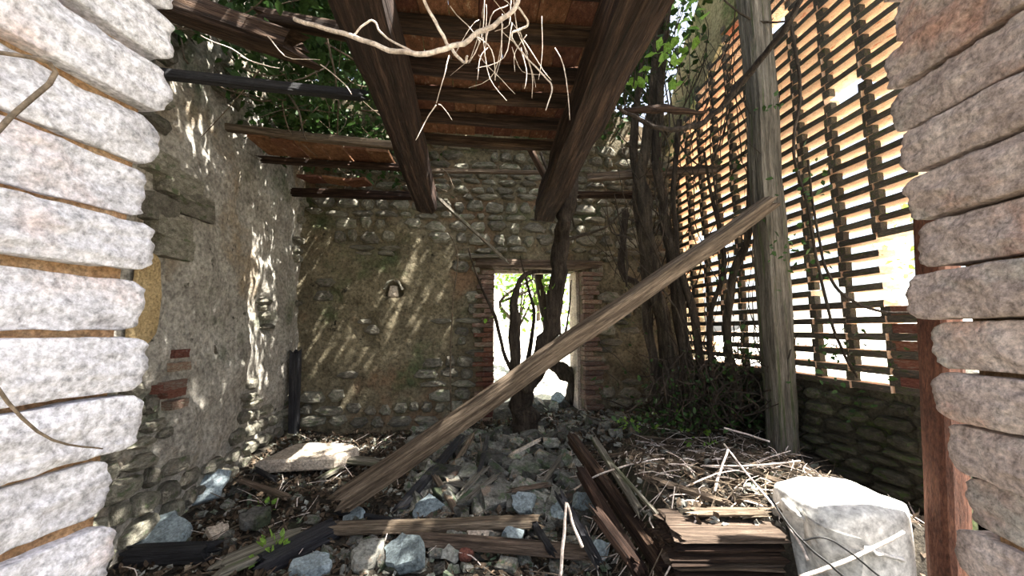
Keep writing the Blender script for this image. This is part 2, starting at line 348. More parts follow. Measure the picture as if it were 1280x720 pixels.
def lay_stones(parent, u0, u1, z0, z1, place, mask, kitm, limit=290, hmin=.08, hmax=.17, wmin=.13, wmax=.36, seed=5):
    rs = random.Random(seed); z = z0; cand = []
    while z < z1:
        h = rs.uniform(hmin, hmax); u = u0 + rs.uniform(-.2, 0)
        while u < u1:
            wd = rs.uniform(wmin, wmax); uc, zc = u + wd / 2, z + h / 2 + rs.uniform(-.02, .02)
            if uc > u0 and uc < u1 and mask(uc, zc): cand.append((uc, zc, wd - .02, h - .014 + rs.uniform(-.015, .01), rs.uniform(.03, .065), rs.uniform(-.07, .07)))
            u += wd
        z += h
    if len(cand) > limit: cand = rs.sample(cand, limit)
    for (u, zc, wd, h, d, r) in cand:
        o = place('stone', rs.choice(kitm), u, zc, wd, h, d, r); o.parent = parent
    return len(cand)

# ------------------------------------------------------------------ back wall with doorway
DX0, DX1 = PY(617, 420, YB).x, PY(729, 420, YB).x
DZ = PY(672, 337, YB).z
NX0 = PY(483, 355, YB); NX1 = PY(500, 366, YB)           # little niche
def door_hole(x, z): return DX0 < x < DX1 and z < DZ
def niche(x, z):
    cx, cz = (NX0.x + NX1.x) / 2, NX1.z + .02; return abs(x - cx) < .105 and cz - .07 < z < cz + .12 and (z < cz + .06 or (x - cx) ** 2 + (z - cz - .05) ** 2 < .011)
def expose_back(x, z):
    n_ = fb(x, 0, z, 1.6, 11, 3) * .55
    e = sst(2.75, 3.05, z + n_) if x > -.8 else sst(3.0, 3.3, z + n_)
    e = max(e, (1 - sst(.35, .75, min(abs(x - DX0), abs(x - DX1)) + n_ * .8)) * (1 if z < 3.2 else 1))
    e = max(e, .8 * (1 - sst(.75, 1.15, z + n_ * .9)))
    e = max(e, sst(.38, .5, fb(x, 3, z, 1.3, 21, 3)))
    e = max(e, 1 - sst(.02, .18, abs(x - XL)))
    return e
def back_wall_h(x, z):
    """height of the wall top"""
    return 4.9 + fb(x, 0, 0, .8, 9) * .35
gx, gz = 150, 130; V = []; FZ = []; X0, X1, Z0, Z1 = XL - .3, 3.45, -.1, 5.3
def bwz(x, j): return Z0 + (min(Z1, back_wall_h(x, 0)) - Z0) * j / gz
for j in range(gz + 1):
    for i in range(gx + 1):
        x = X0 + (X1 - X0) * i / gx; z = bwz(x, j)
        e = expose_back(x, z); d = e * .045 + fb(x, 0, z, 2.2, 31) * .028 + fb(x, 0, z, 14, 33) * .007
        if niche(x, z): d += .16
        V.append((x, YB + d, z))
for j in range(gz):
    for i in range(gx):
        x = X0 + (X1 - X0) * (i + .5) / gx; z = bwz(x, j + .5)
        if not door_hole(x, z): q = j * (gx + 1) + i; FZ.append((q, q + 1, q + gx + 2, q + gx + 1))
mb = MB(); mb.add(V, FZ)
for b in (boxv(X0, DX0 - .02, YB + .22, YB + .55, -.1, 4.6), boxv(DX1 + .02, X1, YB + .22, YB + .55, -.1, 4.6), boxv(DX0, DX1, YB + .22, YB + .55, DZ + .02, 4.6),
          boxv(DX0 - .25, DX0, YB + .05, YB + .5, -.1, DZ), boxv(DX1, DX1 + .25, YB + .05, YB + .5, -.1, DZ), boxv(X0, X1, YB + .1, YB + .4, 3.2, 4.6)): mb.add(*b)
wall_back = mb.build('wall_back', M['back_plaster'], smooth=False)
wall_back.data.polygons.foreach_set('use_smooth', [True] * len(FZ) + [False] * (len(wall_back.data.polygons) - len(FZ)))
tag(wall_back, 'back wall of patchy plaster over rubble stone with a doorway', kind='structure')
def place_back(nm, me, u, z, wd, h, d, r):
    o = inst(nm, me, None, (u, YB + .06, z), (0, r, 0), (wd, d + .035, h)); return o
def mask_b(x, z):
    if z < .3 or z > back_wall_h(x, 0) - .12: return False
    if DX0 - .22 < x < DX1 + .2 and z < DZ + .22: return False
    return expose_back(x, z) > .55 and not (z > 4.45)
lay_stones(wall_back, XL + .1, XR, .3, 4.5, place_back, mask_b, KIT, 295, hmin=.09, hmax=.21, wmin=.14, wmax=.42)
v, f = rbox(8, (.06, .42, DZ - .3), 3, .02, .03, 3); o = mk('door_reveal', v, f, M['pale_slab'], wall_back); o.location = (DX1 - .015, YB + .38, (DZ + .3) / 2); o['label'] = 'pale rendered reveal of the doorway'
nc = Vector(((NX0.x + NX1.x) / 2, YB, NX1.z + .02))
v, f = rbox(6, (.12, .1, .16), 8, .25, .05, 2); v = [(x * (1 - z * 2.2), y, z) for x, y, z in v]; o = mk('niche_stone', v, f, M['pale_slab'], wall_back, True); o.location = nc + Vector((0, .05, 0)); o['label'] = 'small pale bell shaped stone in a niche'
tube('niche_arch', [(nc + Vector((math.cos(t) * .115, .0, .02 + math.sin(t) * .13)), .022) for t in [0, .5, 1.05, 1.57, 2.1, 2.6, 3.14]], M['wall_stone'], parent=wall_back, sides=6, lump=.4)
# brick jambs of the doorway
def rbrick_mesh(L, W, H, mat, seed):
    v, f = rbox(2, (L, W, H), seed, .06, .035, 1.5); me = bpy.data.meshes.new('brick'); me.from_pydata(v, [], f); me.update(); me.materials.append(mat); return me
RB = [rbrick_mesh(1, 1, 1, M['red_brick'], i) for i in range(5)]
RF = [rbrick_mesh(1, 1, 1, M['faded_brick'], 30 + i) for i in range(5)]
z = .35; k = 0
while z < DZ - .03:
    for side in (0, 1):
        L = (.26 if (k + side) % 2 else .15) + random.uniform(-.03, .04)
        if side and 8 < k < 12: L += .1
        x = DX0 - L / 2 + random.uniform(-.012, .012) if side == 0 else DX1 + L / 2 + random.uniform(-.012, .012)
        o = inst('brick', random.choice(RF if side or k > 18 or k % 5 == 0 else RB), wall_back, (x, YB + .10, z + .032), (0, random.uniform(-.03, .03), 0), (L, .32, .056))
    z += .067; k += 1
timber('lintel', (DX0 - .28, YB + .10, DZ + .075), (DX1 + .3, YB + .10, DZ + .085), .34, .13, M['brown_wood'], parent=wall_back)['label'] = 'weathered wooden door lintel'
timber('lintel_board', (DX0 - .36, YB - .04, DZ + .17), (DX0 + .05, YB - .03, DZ + .165), .16, .05, M['grey_wood'], parent=wall_back)
timber('lintel_frame', (DX0 + .0, YB + .22, DZ - .012), (DX1 - .33, YB + .22, DZ - .012), .08, .04, M['pale_slab'], parent=wall_back)

# ------------------------------------------------------------------ left wall
def expose_left(y, z):
    n_ = fb(0, y, z, 1.5, 41, 3) * .5
    e = 1 - sst(.45, .95, z + n_)
    e = max(e, sst(.55, .68, fb(0, y, z, 1.2, 44, 3)))
    e = max(e, 1 - sst(.05, .25, YB - y + n_ * .3))
    e = max(e, 1 - sst(2.9, 3.25, y + n_ * .6 + (0 if z > 1.15 else -.2)))
    return e
gy, gz = 140, 130; V = []; FZ = []; LY0 = .9
for j in range(gz + 1):
    for i in range(gy + 1):
        y = LY0 + (YB + .4 - LY0) * i / gy; top = 5.1 + fb(0, y, 0, .8, 19) * .3; z = -.1 + (top + .1) * j / gz
        e = expose_left(y, z); d = e * .045 + fb(0, y, z, 2.0, 51) * .035 + fb(0, y, z, 13, 53) * .009
        V.append((XL - d, y, z))
for j in range(gz):
    for i in range(gy): q = j * (gy + 1) + i; FZ.append((q, q + gy + 1, q + gy + 2, q + 1))
mb = MB(); mb.add(V, [t[::-1] for t in FZ]); mb.add(*boxv(XL - .6, XL - .14, LY0, YB + .5, -.1, 4.7))
wall_left = mb.build('wall_left', M['left_plaster'])
wall_left.data.polygons.foreach_set('use_smooth', [True] * len(FZ) + [False] * 6)
tag(wall_left, 'left wall of grey plaster flaking off stone', kind='structure')
def place_left(nm, me, u, z, wd, h, d, r):
    if z < .95 and random.random() < .0: me = random.choice(KITD)
    return inst(nm, me, None, (XL - .055, u, z), (0, r, R(90)), (wd, d + .035, h))
def mask_l(y, z):
    if y < 3.2 and 1.3 < z < 2.95: return False
    return expose_left(y, z) > .55 and z < 4.3
lay_stones(wall_left, 2.5, YB - .05, .12, 4.4, place_left, mask_l, KIT, 260, seed=15)
# big dressed blocks, ochre patch and bricks at the near end of the left wall
BLK = []
for i in range(4):
    v, f = rbox(5, (1, 1, 1), 70 + i, .10, .05, 1.3); me = bpy.data.meshes.new('block'); me.from_pydata(v, [], f); me.materials.append(M['wall_stone']); BLK.append(me)
for (px, py, wpx, hz_) in [(225, 232, 50, .20), (240, 258, 46, .20), (212, 284, 44, .17), (217, 310, 40, .17), (200, 205, 40, .16), (200, 262, 36, .2)]:
    p = PX(px, py, XL); wy = abs(PX(px + wpx / 2, py, XL).y - PX(px - wpx / 2, py, XL).y)
    inst('block', random.choice(BLK), wall_left, (XL - .05, p.y, p.z), (random.uniform(-.04, .04), 0, 0), (.2, wy, hz_))
pa = PX(170, 318, XL); pb = PX(214, 318, XL); pc = PX(205, 430, XL)
v, f = slab_geo([(pa.y, pc.z), (pb.y - .12, pc.z), (pb.y - .07, pc.z + .25), (pb.y - .1, pa.z), (pb.y - .2, pa.z + .05), (pa.y, pa.z + .1)], .035, amp=.02)
patch = mk('plaster_patch', [(XL - .02 + z_, x_, y_) for x_, y_, z_ in v], f, M['yellow_plaster'], wall_left); patch['label'] = 'yellow ochre plaster patch'
for (px, py, l_) in [(222, 458, .2), (214, 481, .24), (216, 491, .2), (220, 505, .17), (222, 442, .16), (205, 485, .2), (247, 268, .12)]:
    p = PX(px, py, XL); inst('brick', random.choice(RB + RF), wall_left, (XL - .045, p.y, p.z), (0, 0, R(90)), (l_, .16, .065))
timber('corner_post', PX(367, 562, XL + .1), PX(369, 440, XL + .1), .11, .12, M['black_wood'], 'charred dark timber stump upright in the back left corner', 'post')

# ------------------------------------------------------------------ right wall: low courses, brick lattice, gable
wall_right = empty('wall_right', (XR, 3.8, 0)); tag(wall_right, 'right wall of pierced brickwork on a low stone base', kind='structure')
YN = 2.2
def rp(o): o.parent = wall_right; o.matrix_parent_inverse = wall_right.matrix_world.inverted(); return o
wall_right.matrix_world = Matrix.Translation((XR, 3.8, 0))
bpy.context.view_layer.update()
ZL = 1.14
gy, gz = 90, 34; V = []; FZ = []
for j in range(gz + 1):
    for i in range(gy + 1):
        y = YN + (YB + .4 - YN) * i / gy; z = -.1 + (ZL + .1) * j / gz
        V.append((XR + .05 + fb(0, y, z, 3, 61) * .03, y, z))
for j in range(gz):
    for i in range(gy): q = j * (gy + 1) + i; FZ.append((q, q + gy + 1, q + gy + 2, q + 1))
mb = MB(); mb.add(V, FZ); mb.add(*boxv(XR + .12, XR + .3, YN, YB + .4, -.1, ZL)); mb.add(*boxv(XR + .02, XR + .3, YN, YN + .05, -.1, ZL)); mb.add(*boxv(XR + .05, XR + .3, YN, YB + .4, ZL - .06, ZL))
rp(mb.build('base_wall', M['damp_stone'], smooth=False))
def place_right(nm, me, u, z, wd, h, d, r):
    return rp(inst(nm, me, None, (XR + .06, u, z), (0, r, R(-90)), (wd, d + .04, h)))
def lay_right():
    rs = random.Random(9); z = .3
    while z < ZL - .05:
        h = rs.uniform(.07, .12); y = YN
        while y < YB:
            wd = rs.uniform(.16, .34); place_right('stone', rs.choice(KITD), y + wd / 2, z + h / 2, wd - .02, h - .012, rs.uniform(.03, .06), rs.uniform(-.05, .05)); y += wd
        z += h
lay_right()
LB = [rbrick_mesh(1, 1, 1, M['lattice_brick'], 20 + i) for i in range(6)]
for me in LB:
    me.materials.append(M['shaded_brick'])
    for p_ in me.polygons: p_.material_index = 1 if p_.normal.y > .6 else 0  # room-side face gets the darker colour with painted shade
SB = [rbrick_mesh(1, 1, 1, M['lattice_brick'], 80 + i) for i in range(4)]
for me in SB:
    me.materials.append(M['shaded_brick'])
    for p_ in me.polygons: p_.material_index = 0 if abs(p_.normal.z) > .6 or p_.normal.y < -.6 else 1  # spacer sides and inner face carry the painted shade too
PIT, CW, TH = .125, .305, .15
hole = (PX(1092, 300, XR), PX(1146, 395, XR))
nrow = 0; nb = 0; nsp = 0; z = ZL
LEX = MB(); LEX2 = MB()
def lat_top(y): return 4.30 + (YB - y) * .62
rows = []
while z < 6.2: rows.append(z); z += PIT
colsY = [YN + CW * (i + .5) for i in range(int((YB - YN) / CW) + 1)]
for ri, z in enumerate(rows):
    sag = 0
    for ci, y in enumerate(colsY):
        if y > YB + .1 or z > lat_top(y) - .05: continue
        inh = y < YN + .36 and 1.68 < z < 2.22
        solid = y < YN + .36 and z < 1.66
        rz = random.uniform(-.035, .035)
        if not inh and not (ri in (10, 11) and ci == 1 and False):
            dx = random.uniform(-.012, .012); drop = random.random()
            if drop > .004:
                args = ((XR + TH / 2 + dx, y, z + .0275 + random.uniform(-.004, .004)), (random.uniform(-.02, .02), 0, R(90) + rz), (CW - .012, TH, .052))
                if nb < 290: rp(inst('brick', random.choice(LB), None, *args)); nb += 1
                else:
                    me = random.choice(LB); mt = Matrix.LocRotScale(Vector(args[0]), Euler(args[1]), Vector(args[2]))
                    LEX.add([mt @ v.co for v in me.vertices], [tuple(p.vertices) for p in me.polygons])
        if not inh:
            args = ((XR + .03 + random.uniform(-.008, .008), y + CW / 2 + random.uniform(-.01, .01), z + .055 + .035), (0, 0, R(90)), (.068, .055, PIT - .052))
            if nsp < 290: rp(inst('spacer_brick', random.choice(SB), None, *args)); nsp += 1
            else:
                me = random.choice(LB); mt = Matrix.LocRotScale(Vector(args[0]), Euler(args[1]), Vector(args[2]))
                LEX2.add([mt @ v.co for v in me.vertices], [tuple(p.vertices) for p in me.polygons])
        if solid:
            rp(inst('infill_brick', random.choice(RB), None, (XR + .07, y, z + .09), (0, 0, R(90)), (CW - .02, .12, PIT - .058)))
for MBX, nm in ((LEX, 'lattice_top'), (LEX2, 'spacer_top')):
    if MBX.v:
        o = tag(rp(MBX.build(nm, M['lattice_brick'])), kind='stuff'); o.data.materials.append(M['shaded_brick'])
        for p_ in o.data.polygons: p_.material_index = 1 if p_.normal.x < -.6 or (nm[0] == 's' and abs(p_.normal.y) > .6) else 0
# rendered gable above the lattice
v = []; n_ = 24
for j in range(7):
    for i in range(n_ + 1):
        y = 2.6 + (YB + .3 - 2.6) * i / n_; a = lat_top(y) + .02; b = 5.05 + (YB - y) * 1.25 + fb(0, y, 0, 2, 3) * .1
        zz = a + (b - a) * j / 6; v.append((XR + .02 + fb(0, y, zz, 2, 5) * .05, y, zz))
nv = len(v); v += [(XR + .3, q[1], q[2]) for q in v]
f = [(j * (n_ + 1) + i, (j + 1) * (n_ + 1) + i, (j + 1) * (n_ + 1) + i + 1, j * (n_ + 1) + i + 1) for j in range(6) for i in range(n_)]
f += [tuple(nv + q for q in t[::-1]) for t in f]
for i in range(n_): f += [(i, i + 1, nv + i + 1, nv + i), (6 * (n_ + 1) + i + 1, 6 * (n_ + 1) + i, nv + 6 * (n_ + 1) + i, nv + 6 * (n_ + 1) + i + 1)]
g = rp(mk('gable', v, f, M['gable'])); g['label'] = 'mossy ochre rendered gable above the lattice'

# ------------------------------------------------------------------ front wall: two stone jambs and an unseen wall added over the opening for shade
wall_front = empty('wall_front', (0, 1.2, 0)); wall_front.matrix_world = Matrix.Translation((0, 1.2, 0))
tag(wall_front, 'stone front wall, its opening framed by long rough stones', kind='structure')
def fp(o): bpy.context.view_layer.update(); mw = o.matrix_world.copy(); o.parent = wall_front; o.matrix_parent_inverse = wall_front.matrix_world.inverted(); return o
jamb_stones = []
def jamb_stone(tip, dirv, L, h, th, side, seed, mat, tilt=0, name='jamb_stone', out=0):
    """tip: top-centre of the far end of the stone on the reveal line; dirv: towards the camera; th: depth into the wall"""
    v, f = rbox(30, (L, th, h), seed, .10, .022, 1.0)
    o = []
    for (x, y, z) in v:
        k = fb(x * 3, y * 3, z * 3, 1.6, seed + 3) * .009 + abs(nz(x, y, z, 12, seed + 4)) * -.010 + nz(x, y, z, 30, seed) * .005 + nz(x, y, z, 60, seed) * .002
        ex, ez = max(0, abs(x) - (L / 2 - .055)) / .055, max(0, abs(z) - (h / 2 - .055)) / .055; q = math.hypot(ex, ez)
        if q > 1: x -= math.copysign(.055 * ex * (1 - 1 / q), x); z -= math.copysign(.055 * ez * (1 - 1 / q), z)
        ey = max(0, abs(y) - (th / 2 - .03)) / .03; q = math.hypot(ey, ez)
        if q > 1: y -= math.copysign(.03 * ey * (1 - 1 / q), y)
        r = Vector((x / L, y / th, z / h)).normalized(); o.append((x + r.x * k * .35, y + r.y * k * 1.7, z + r.z * k * .6))
    ob = mk(name, o, f, mat, smooth=True)
    ax = dirv.normalized(); ay = Vector((0, 0, 1)).cross(ax)
    m = Matrix((ax, ay, Vector((0, 0, 1)))).transposed().to_4x4()
    m.translation = tip + ax * L / 2 + Vector((side * (th / 2), 0, 0)) + Vector((0, 0, -h / 2))
    ob.matrix_world = m @ Matrix.Rotation(tilt, 4, 'Y')
    return fp(ob)
def vline(px, py, a):  # point with given axis depth, returns vec
    return P(px, py, a)
# left jamb
lb = CAM + RT * (-1.085) + FH * 1.18; ldir = -(FH + RT * (60 / 480)).normalized()
hL = .167; zt = 1.58 + hL * 5
i = 0; z = zt + hL * 3.0; ztips = []
while z > -.1:
    out_ = random.uniform(-.025, .025); h = hL - .016 + random.uniform(-.004, .012)
    jamb_stone(Vector((lb.x + out_, lb.y + random.uniform(-.02, .02), z)), ldir, random.uniform(.62, .7), h, .36, -1, 100 + i, M['white_stone'], tilt=random.uniform(-.02, .02), out=0)
    z -= hL; i += 1
# right jamb
rb = CAM + RT * (1.465) + FH * 1.37; rdir = -(FH + RT * (45 / 480)).normalized()
hR = .176; z = 1.63 + hR * 8; i = 0
while z > -.1:
    out_ = random.uniform(-.018, .018)
    h = hR - .012 + random.uniform(-.004, .008)
    lean = .06 * (1 - sst(1.0, 1.75, z)); jamb_stone(Vector((rb.x + out_ + .02 + lean, rb.y + random.uniform(-.03, .03), z)), rdir, random.uniform(.6, .7), h, .38, 1, 200 + i, M['pink_stone'], tilt=random.uniform(-.02, .02))
    z -= hR; i += 1
# mortar cores
def core(p, d, side, th0, th1, L, z0, z1, name):
    ax = d.normalized(); n_ = Vector((side, 0, 0)); q = []
    for zz in (z0, z1):
        for (s, t) in ((.07, th0), (L, th0), (L, th1), (.07, th1)): r = p + ax * s + n_ * t; q.append((r.x, r.y, zz))
    f = [(0, 3, 2, 1), (4, 5, 6, 7), (0, 1, 5, 4), (1, 2, 6, 5), (2, 3, 7, 6), (3, 0, 4, 7)]
    return fp(mk(name, q, f, M['orange_mortar']))
core(lb, ldir, -1, .045, 1.0, .6, -.1, 3.15, 'mortar_core'); core(rb, rdir, 1, .11, .42, .6, -.1, 3.15, 'mortar_core')
v, f = boxv(-2.9, 2.2, .55, 1.15, 3.12, 3.9); fp(mk('shade_wall', v, f, M['pink_stone']))  # out of view, added to keep the sun off the jamb stones
tube('dry_stem', [(lb + Vector((.04, -.52, .52)), .004), (lb + Vector((.045, -.40, .56)), .005), (lb + Vector((.03, -.5, .30)), .005), (lb + Vector((.03, -.47, .0)), .004), (lb + Vector((.03, -.33, -.22)), .003), (lb + Vector((.035, -.18, -.3)), .002)], M['twig'],
     'thin dry stem creeping down the pale left jamb stones', 'vine', sides=5)

# ------------------------------------------------------------------ posts
p_t = P(938, -40, 3.55); p_b = P(977, 530, 3.55); p_b = PZ(977, 520, gh(PZ(977, 520, .5).x, PZ(977, 520, .5).y, False) - .03)
kk = 3.5; pt = P(937, -60, kk); pb = P(977, 515, kk); pb.z = gh(pb.x, pb.y, False) - .05
timber('timber_post', pb, pt, .21, .2, M['grey_wood'], 'tall grey weathered timber post standing before the brick lattice', 'post', seed=4.2)
pb = P(1180, 720, 1.72); pb.z = 0.0; pt = P(1170, 265, 1.72)
timber('rusty_post', pb, pt + Vector((0, 0, .06)), .135, .1, M['rust_post'], 'rusty reddish brown post standing just inside the right jamb', 'post', seed=8, rough=.04)
d0 = P(428, 628, 2.95); d1 = P(966, 252, 3.28)
timber('fallen_timber', d0, d1, .16, .17, M['brown_wood'], 'long weathered timber fallen diagonally across the room onto the grey post', 'beam', seed=21, rough=.07, taper=.72, roll=.3)

# ------------------------------------------------------------------ ceiling: main beams, joists, tiles
HB = 1.6 + 1.30
b0 = PZ(422, -60, HB); b1 = PZ(536, 268, HB)
timber('ceiling_beam', b0 + Vector((0, 0, .13)), b1 + Vector((0, 0, .13)), .23, .26, M['dark_wood'], 'heavy dark ceiling beam left of centre with a broken hanging end', 'beam', seed=31, rough=.10, ragged=.09)
c0 = PZ(838, -60, HB); c1 = PZ(681, 278, HB)
timber('ceiling_beam', c0 + Vector((0, 0, .13)), c1 + Vector((0, 0, .13)), .24, .27, M['dark_wood'], 'heavy rough ceiling beam right of centre reaching towards the doorway', 'beam', seed=37, rough=.11, ragged=.09)
ZJ = HB + .26
def on_beam(p, q, Y): t = (Y - p.y) / (q.y - p.y); return p.x + (q.x - p.x) * t
ceil = empty('ceiling', (0, 0, 0)); tag(ceil, 'remaining strip of terracotta tile ceiling between the two beams', kind='structure')
JY = []
names = ['last joist at the broken edge of the tile ceiling', 'second joist from the broken edge of the tile ceiling', 'third joist from the broken edge of the tile ceiling',
         'fourth joist from the broken edge of the tile ceiling', 'fifth joist from the broken edge, near the top of the picture', 'sixth joist from the broken edge, above the camera']
ypx = [182, 156, 127, 94, 46, -14]
TM = [rbrick_mesh(1, 1, 1, M['terracotta'], 50 + i) for i in range(5)]
for k, yy in enumerate(ypx):
    c = PZ(620, yy, ZJ + .0); xa = on_beam(b0, b1, c.y) - .02; xb = on_beam(c0, c1, c.y) + .02
    JY.append(c.y)
    timber('joist', (xa, c.y, ZJ + .04), (xb, c.y + random.uniform(-.02, .02), ZJ + .04), .085, .075, M['dark_wood'], names[k], 'joist', 'joists carrying the tile ceiling', bow=random.uniform(-.03, .0), seed=60 + k)
for k in range(len(JY) - 1):
    ya, yb = JY[k + 1], JY[k]; ym = (ya + yb) / 2; xa = on_beam(b0, b1, ym) - .12; xb = on_beam(c0, c1, ym) + .12; x = xa
    while x < xb:
        if True:
            inst('tile', random.choice(TM), ceil, (x + .075, ym, ZJ + .10 + random.uniform(-.004, .006)), (random.uniform(-.015, .015), random.uniform(-.02, .02), random.uniform(-.02, .02)), (.1535, yb - ya - .004, .032))
        x += .155
# right fringe joist ends over the roof (short stubs left of the left beam)
def jst(px0, py0, a0, px1, py1, a1, wy, hz, lab, mat='dark_wood', nm='joist', cat='joist', group=None, **k):
    return timber(nm, P(px0, py0, a0), P(px1, py1, a1), wy, hz, M[mat], lab, cat, group, **k)
jst(203, 2, 2.10, 378, 62, 2.25, .13, .14, 'thick rotten beam with a jagged end, top left near the jamb', rough=.2, ragged=.12, nm='broken_beam', cat='beam')
jst(325, 22, 2.35, 452, 46, 2.3, .08, .09, 'dark joist just behind the thick rotten beam top left')
jst(196, 93, 2.62, 455, 119, 2.62, .07, .065, 'slim black joist from the left jamb to the left ceiling beam', mat='black_wood')
jst(283, 160, 3.62, 500, 183, 3.35, .07, .07, 'pale edged joist set in the left wall, upper of the left pair', mat='brown_wood')
jst(330, 200, 3.95, 505, 210, 3.75, .08, .06, 'dark joist under the left tile remnant, lower of the left pair')
jst(366, 240, 4.85, 540, 246, 4.75, .1, .1, 'dark joist against the back wall near the left corner')
jst(528, 213, 4.95, 700, 216, 4.95, .06, .05, 'light topped joist crossing before the stone back wall', mat='brown_wood')
jst(735, 222, 4.6, 893, 212, 4.45, .09, .09, 'pale ended joist lying between the vine trunks and the lattice', mat='brown_wood')
jst(722, 243, 4.9, 812, 244, 4.9, .1, .08, 'dark joist end lying just above the right side of the doorway')
for (x, y, nm) in [(336, 182, 0), (365, 186, 0), (394, 189, 0), (423, 192, 0), (452, 195, 0), (478, 198, 0)]:
    p = P(x, y, 3.72); t = inst('tile', random.choice(TM), ceil, p, (random.uniform(-.03, .03), R(2), R(-3)), (.2, .36, .03))
for (x, y) in [(392, 224), (420, 226), (448, 228)]:
    p = P(x, y, 4.6); inst('tile', random.choice(TM), ceil, p, (.1, random.uniform(-.1, .1), random.uniform(-.2, .2)), (.25, .28, .03))
jst(546, 246, 4.3, 632, 326, 5.15, .035, .035, 'thin pale pole leaning from the left beam end towards the lintel', mat='grey_wood', nm='leaning_pole', cat='pole')
jst(664, 188, 4.2, 682, 222, 4.3, .06, .05, 'short dark strut hanging between joist and right beam', nm='strut', cat='strut')

# ------------------------------------------------------------------ tree in the doorway and vine trunks
def Q(x, y, a, r): return (P(x, y, a), r)
tree = empty('doorway_tree', P(655, 545, 4.6)); bpy.context.view_layer.update()
tag(tree, 'dark forked tree growing out of the rubble in front of the doorway', 'tree')
def tp(o, par): o.parent = par; o.matrix_parent_inverse = Matrix.Translation(-Vector(par.location)); return o
tp(tube('trunk', [Q(652, 565, 4.55, .21), Q(655, 535, 4.6, .16), Q(652, 500, 4.6, .14), Q(662, 470, 4.6, .125), Q(678, 440, 4.6, .11), Q(690, 395, 4.6, .095), Q(698, 340, 4.55, .09), Q(704, 290, 4.5, .085), Q(712, 250, 4.45, .08), Q(716, 200, 4.4, .06)], M['bark'], sides=12, lump=.35, n=7), tree)
tp(tube('limb', [Q(650, 510, 4.6, .09), Q(645, 460, 4.62, .075), Q(642, 400, 4.65, .06), Q(645, 365, 4.7, .045), Q(660, 342, 4.75, .03), Q(700, 340, 4.8, .02)], M['bark'], sides=8, lump=.3), tree)
for pts in ([Q(648, 480, 4.6, .03), Q(630, 440, 4.6, .024), Q(618, 395, 4.6, .018), Q(598, 350, 4.6, .012), Q(585, 310, 4.6, .008)],
            [Q(655, 470, 4.6, .03), Q(668, 400, 4.7, .024), Q(660, 360, 4.8, .016), Q(650, 320, 4.8, .008)],
            [Q(705, 300, 4.5, .03), Q(735, 292, 4.5, .02), Q(760, 282, 4.4, .012), Q(790, 250, 4.4, .008)],
            [Q(690, 400, 4.6, .02), Q(705, 420, 4.7, .016), Q(712, 380, 4.8, .012), Q(714, 350, 4.8, .008)],
            [Q(712, 260, 4.45, .03), Q(690, 225, 4.4, .02), Q(675, 190, 4.4, .015)]):
    tp(tube('branch', pts, M['bark'], sides=6, lump=.2), tree)
lc = []
rg = np.random.default_rng(3)
for (x, y, a, n_, s) in [(636, 388, 4.8, 14, .1), (668, 388, 4.8, 14, .09), (682, 352, 4.6, 10, .06), (626, 480, 4.7, 6, .05), (740, 405, 4.4, 5, .03)]:
    p = P(x, y, a); lc += [tuple(Vector(p) + Vector(rg.normal(size=3) * s)) for _ in range(n_)]
tp(leaves('foliage', lc, .085, M['bright_leaf'], seed=2), tree)['kind'] = 'stuff'
tube('outer_trunk', [Q(708, 518, 5.9, .12), Q(720, 480, 5.9, .12), Q(700, 462, 5.9, .11), Q(690, 440, 5.9, .09), Q(672, 330, 6.2, .07)], M['bark'], 'bent trunk outside the doorway on its right side', 'tree', sides=10, lump=.3)
vt = [([Q(845, 530, 4.3, .11), Q(838, 457, 4.35, .10), Q(822, 370, 4.4, .09), Q(812, 290, 4.4, .085), Q(803, 240, 4.4, .08), Q(806, 190, 4.4, .06), Q(820, 90, 4.4, .05), Q(826, -30, 4.4, .04)], 'thickest of the dark vine trunks climbing the back right corner'),
      ([Q(862, 525, 4.2, .07), Q(855, 440, 4.2, .065), Q(845, 350, 4.25, .06), Q(832, 270, 4.3, .055), Q(822, 180, 4.3, .05), Q(832, 60, 4.3, .04), Q(838, -30, 4.3, .03)], 'vine trunk just right of the thickest one in the corner'),
      ([Q(825, 530, 4.4, .06), Q(815, 440, 4.45, .055), Q(806, 340, 4.5, .05), Q(796, 250, 4.5, .045), Q(792, 170, 4.5, .04), Q(800, 90, 4.5, .03), Q(815, 20, 4.5, .02)], 'vine trunk just left of the thickest one in the corner'),
      ([Q(880, 520, 4.1, .045), Q(872, 420, 4.1, .04), Q(850, 330, 4.2, .035), Q(842, 250, 4.2, .03), Q(850, 150, 4.2, .025)], 'slim vine trunk right of the corner bundle before the lattice'),
      ([Q(925, 510, 3.8, .04), Q(912, 430, 3.8, .036), Q(916, 350, 3.75, .035), Q(935, 290, 3.6, .03), Q(940, 180, 3.55, .02), Q(972, 120, 3.5, .014)], 'dark vine trunk rising left of the grey post'),
      ([Q(892, 500, 3.95, .028), Q(888, 400, 3.95, .025), Q(905, 330, 3.9, .02), Q(890, 250, 3.9, .016), Q(880, 190, 3.9, .012)], 'thin vine between the corner bundle and grey post')]
for pts, lab in vt: tube('vine_trunk', pts, M['bark'], lab, 'vine', 'vine trunks on the right', sides=9, lump=.45, n=6, seed=random.randint(1, 99))
tube('hooked_branch', [Q(781, 262, 4.5, .04), Q(780, 300, 4.5, .038), Q(776, 335, 4.5, .04), Q(790, 352, 4.5, .04), Q(812, 364, 4.5, .035)], M['bark'], 'dark hooked branch against the back wall right of the doorway', 'branch', sides=8, lump=.2)
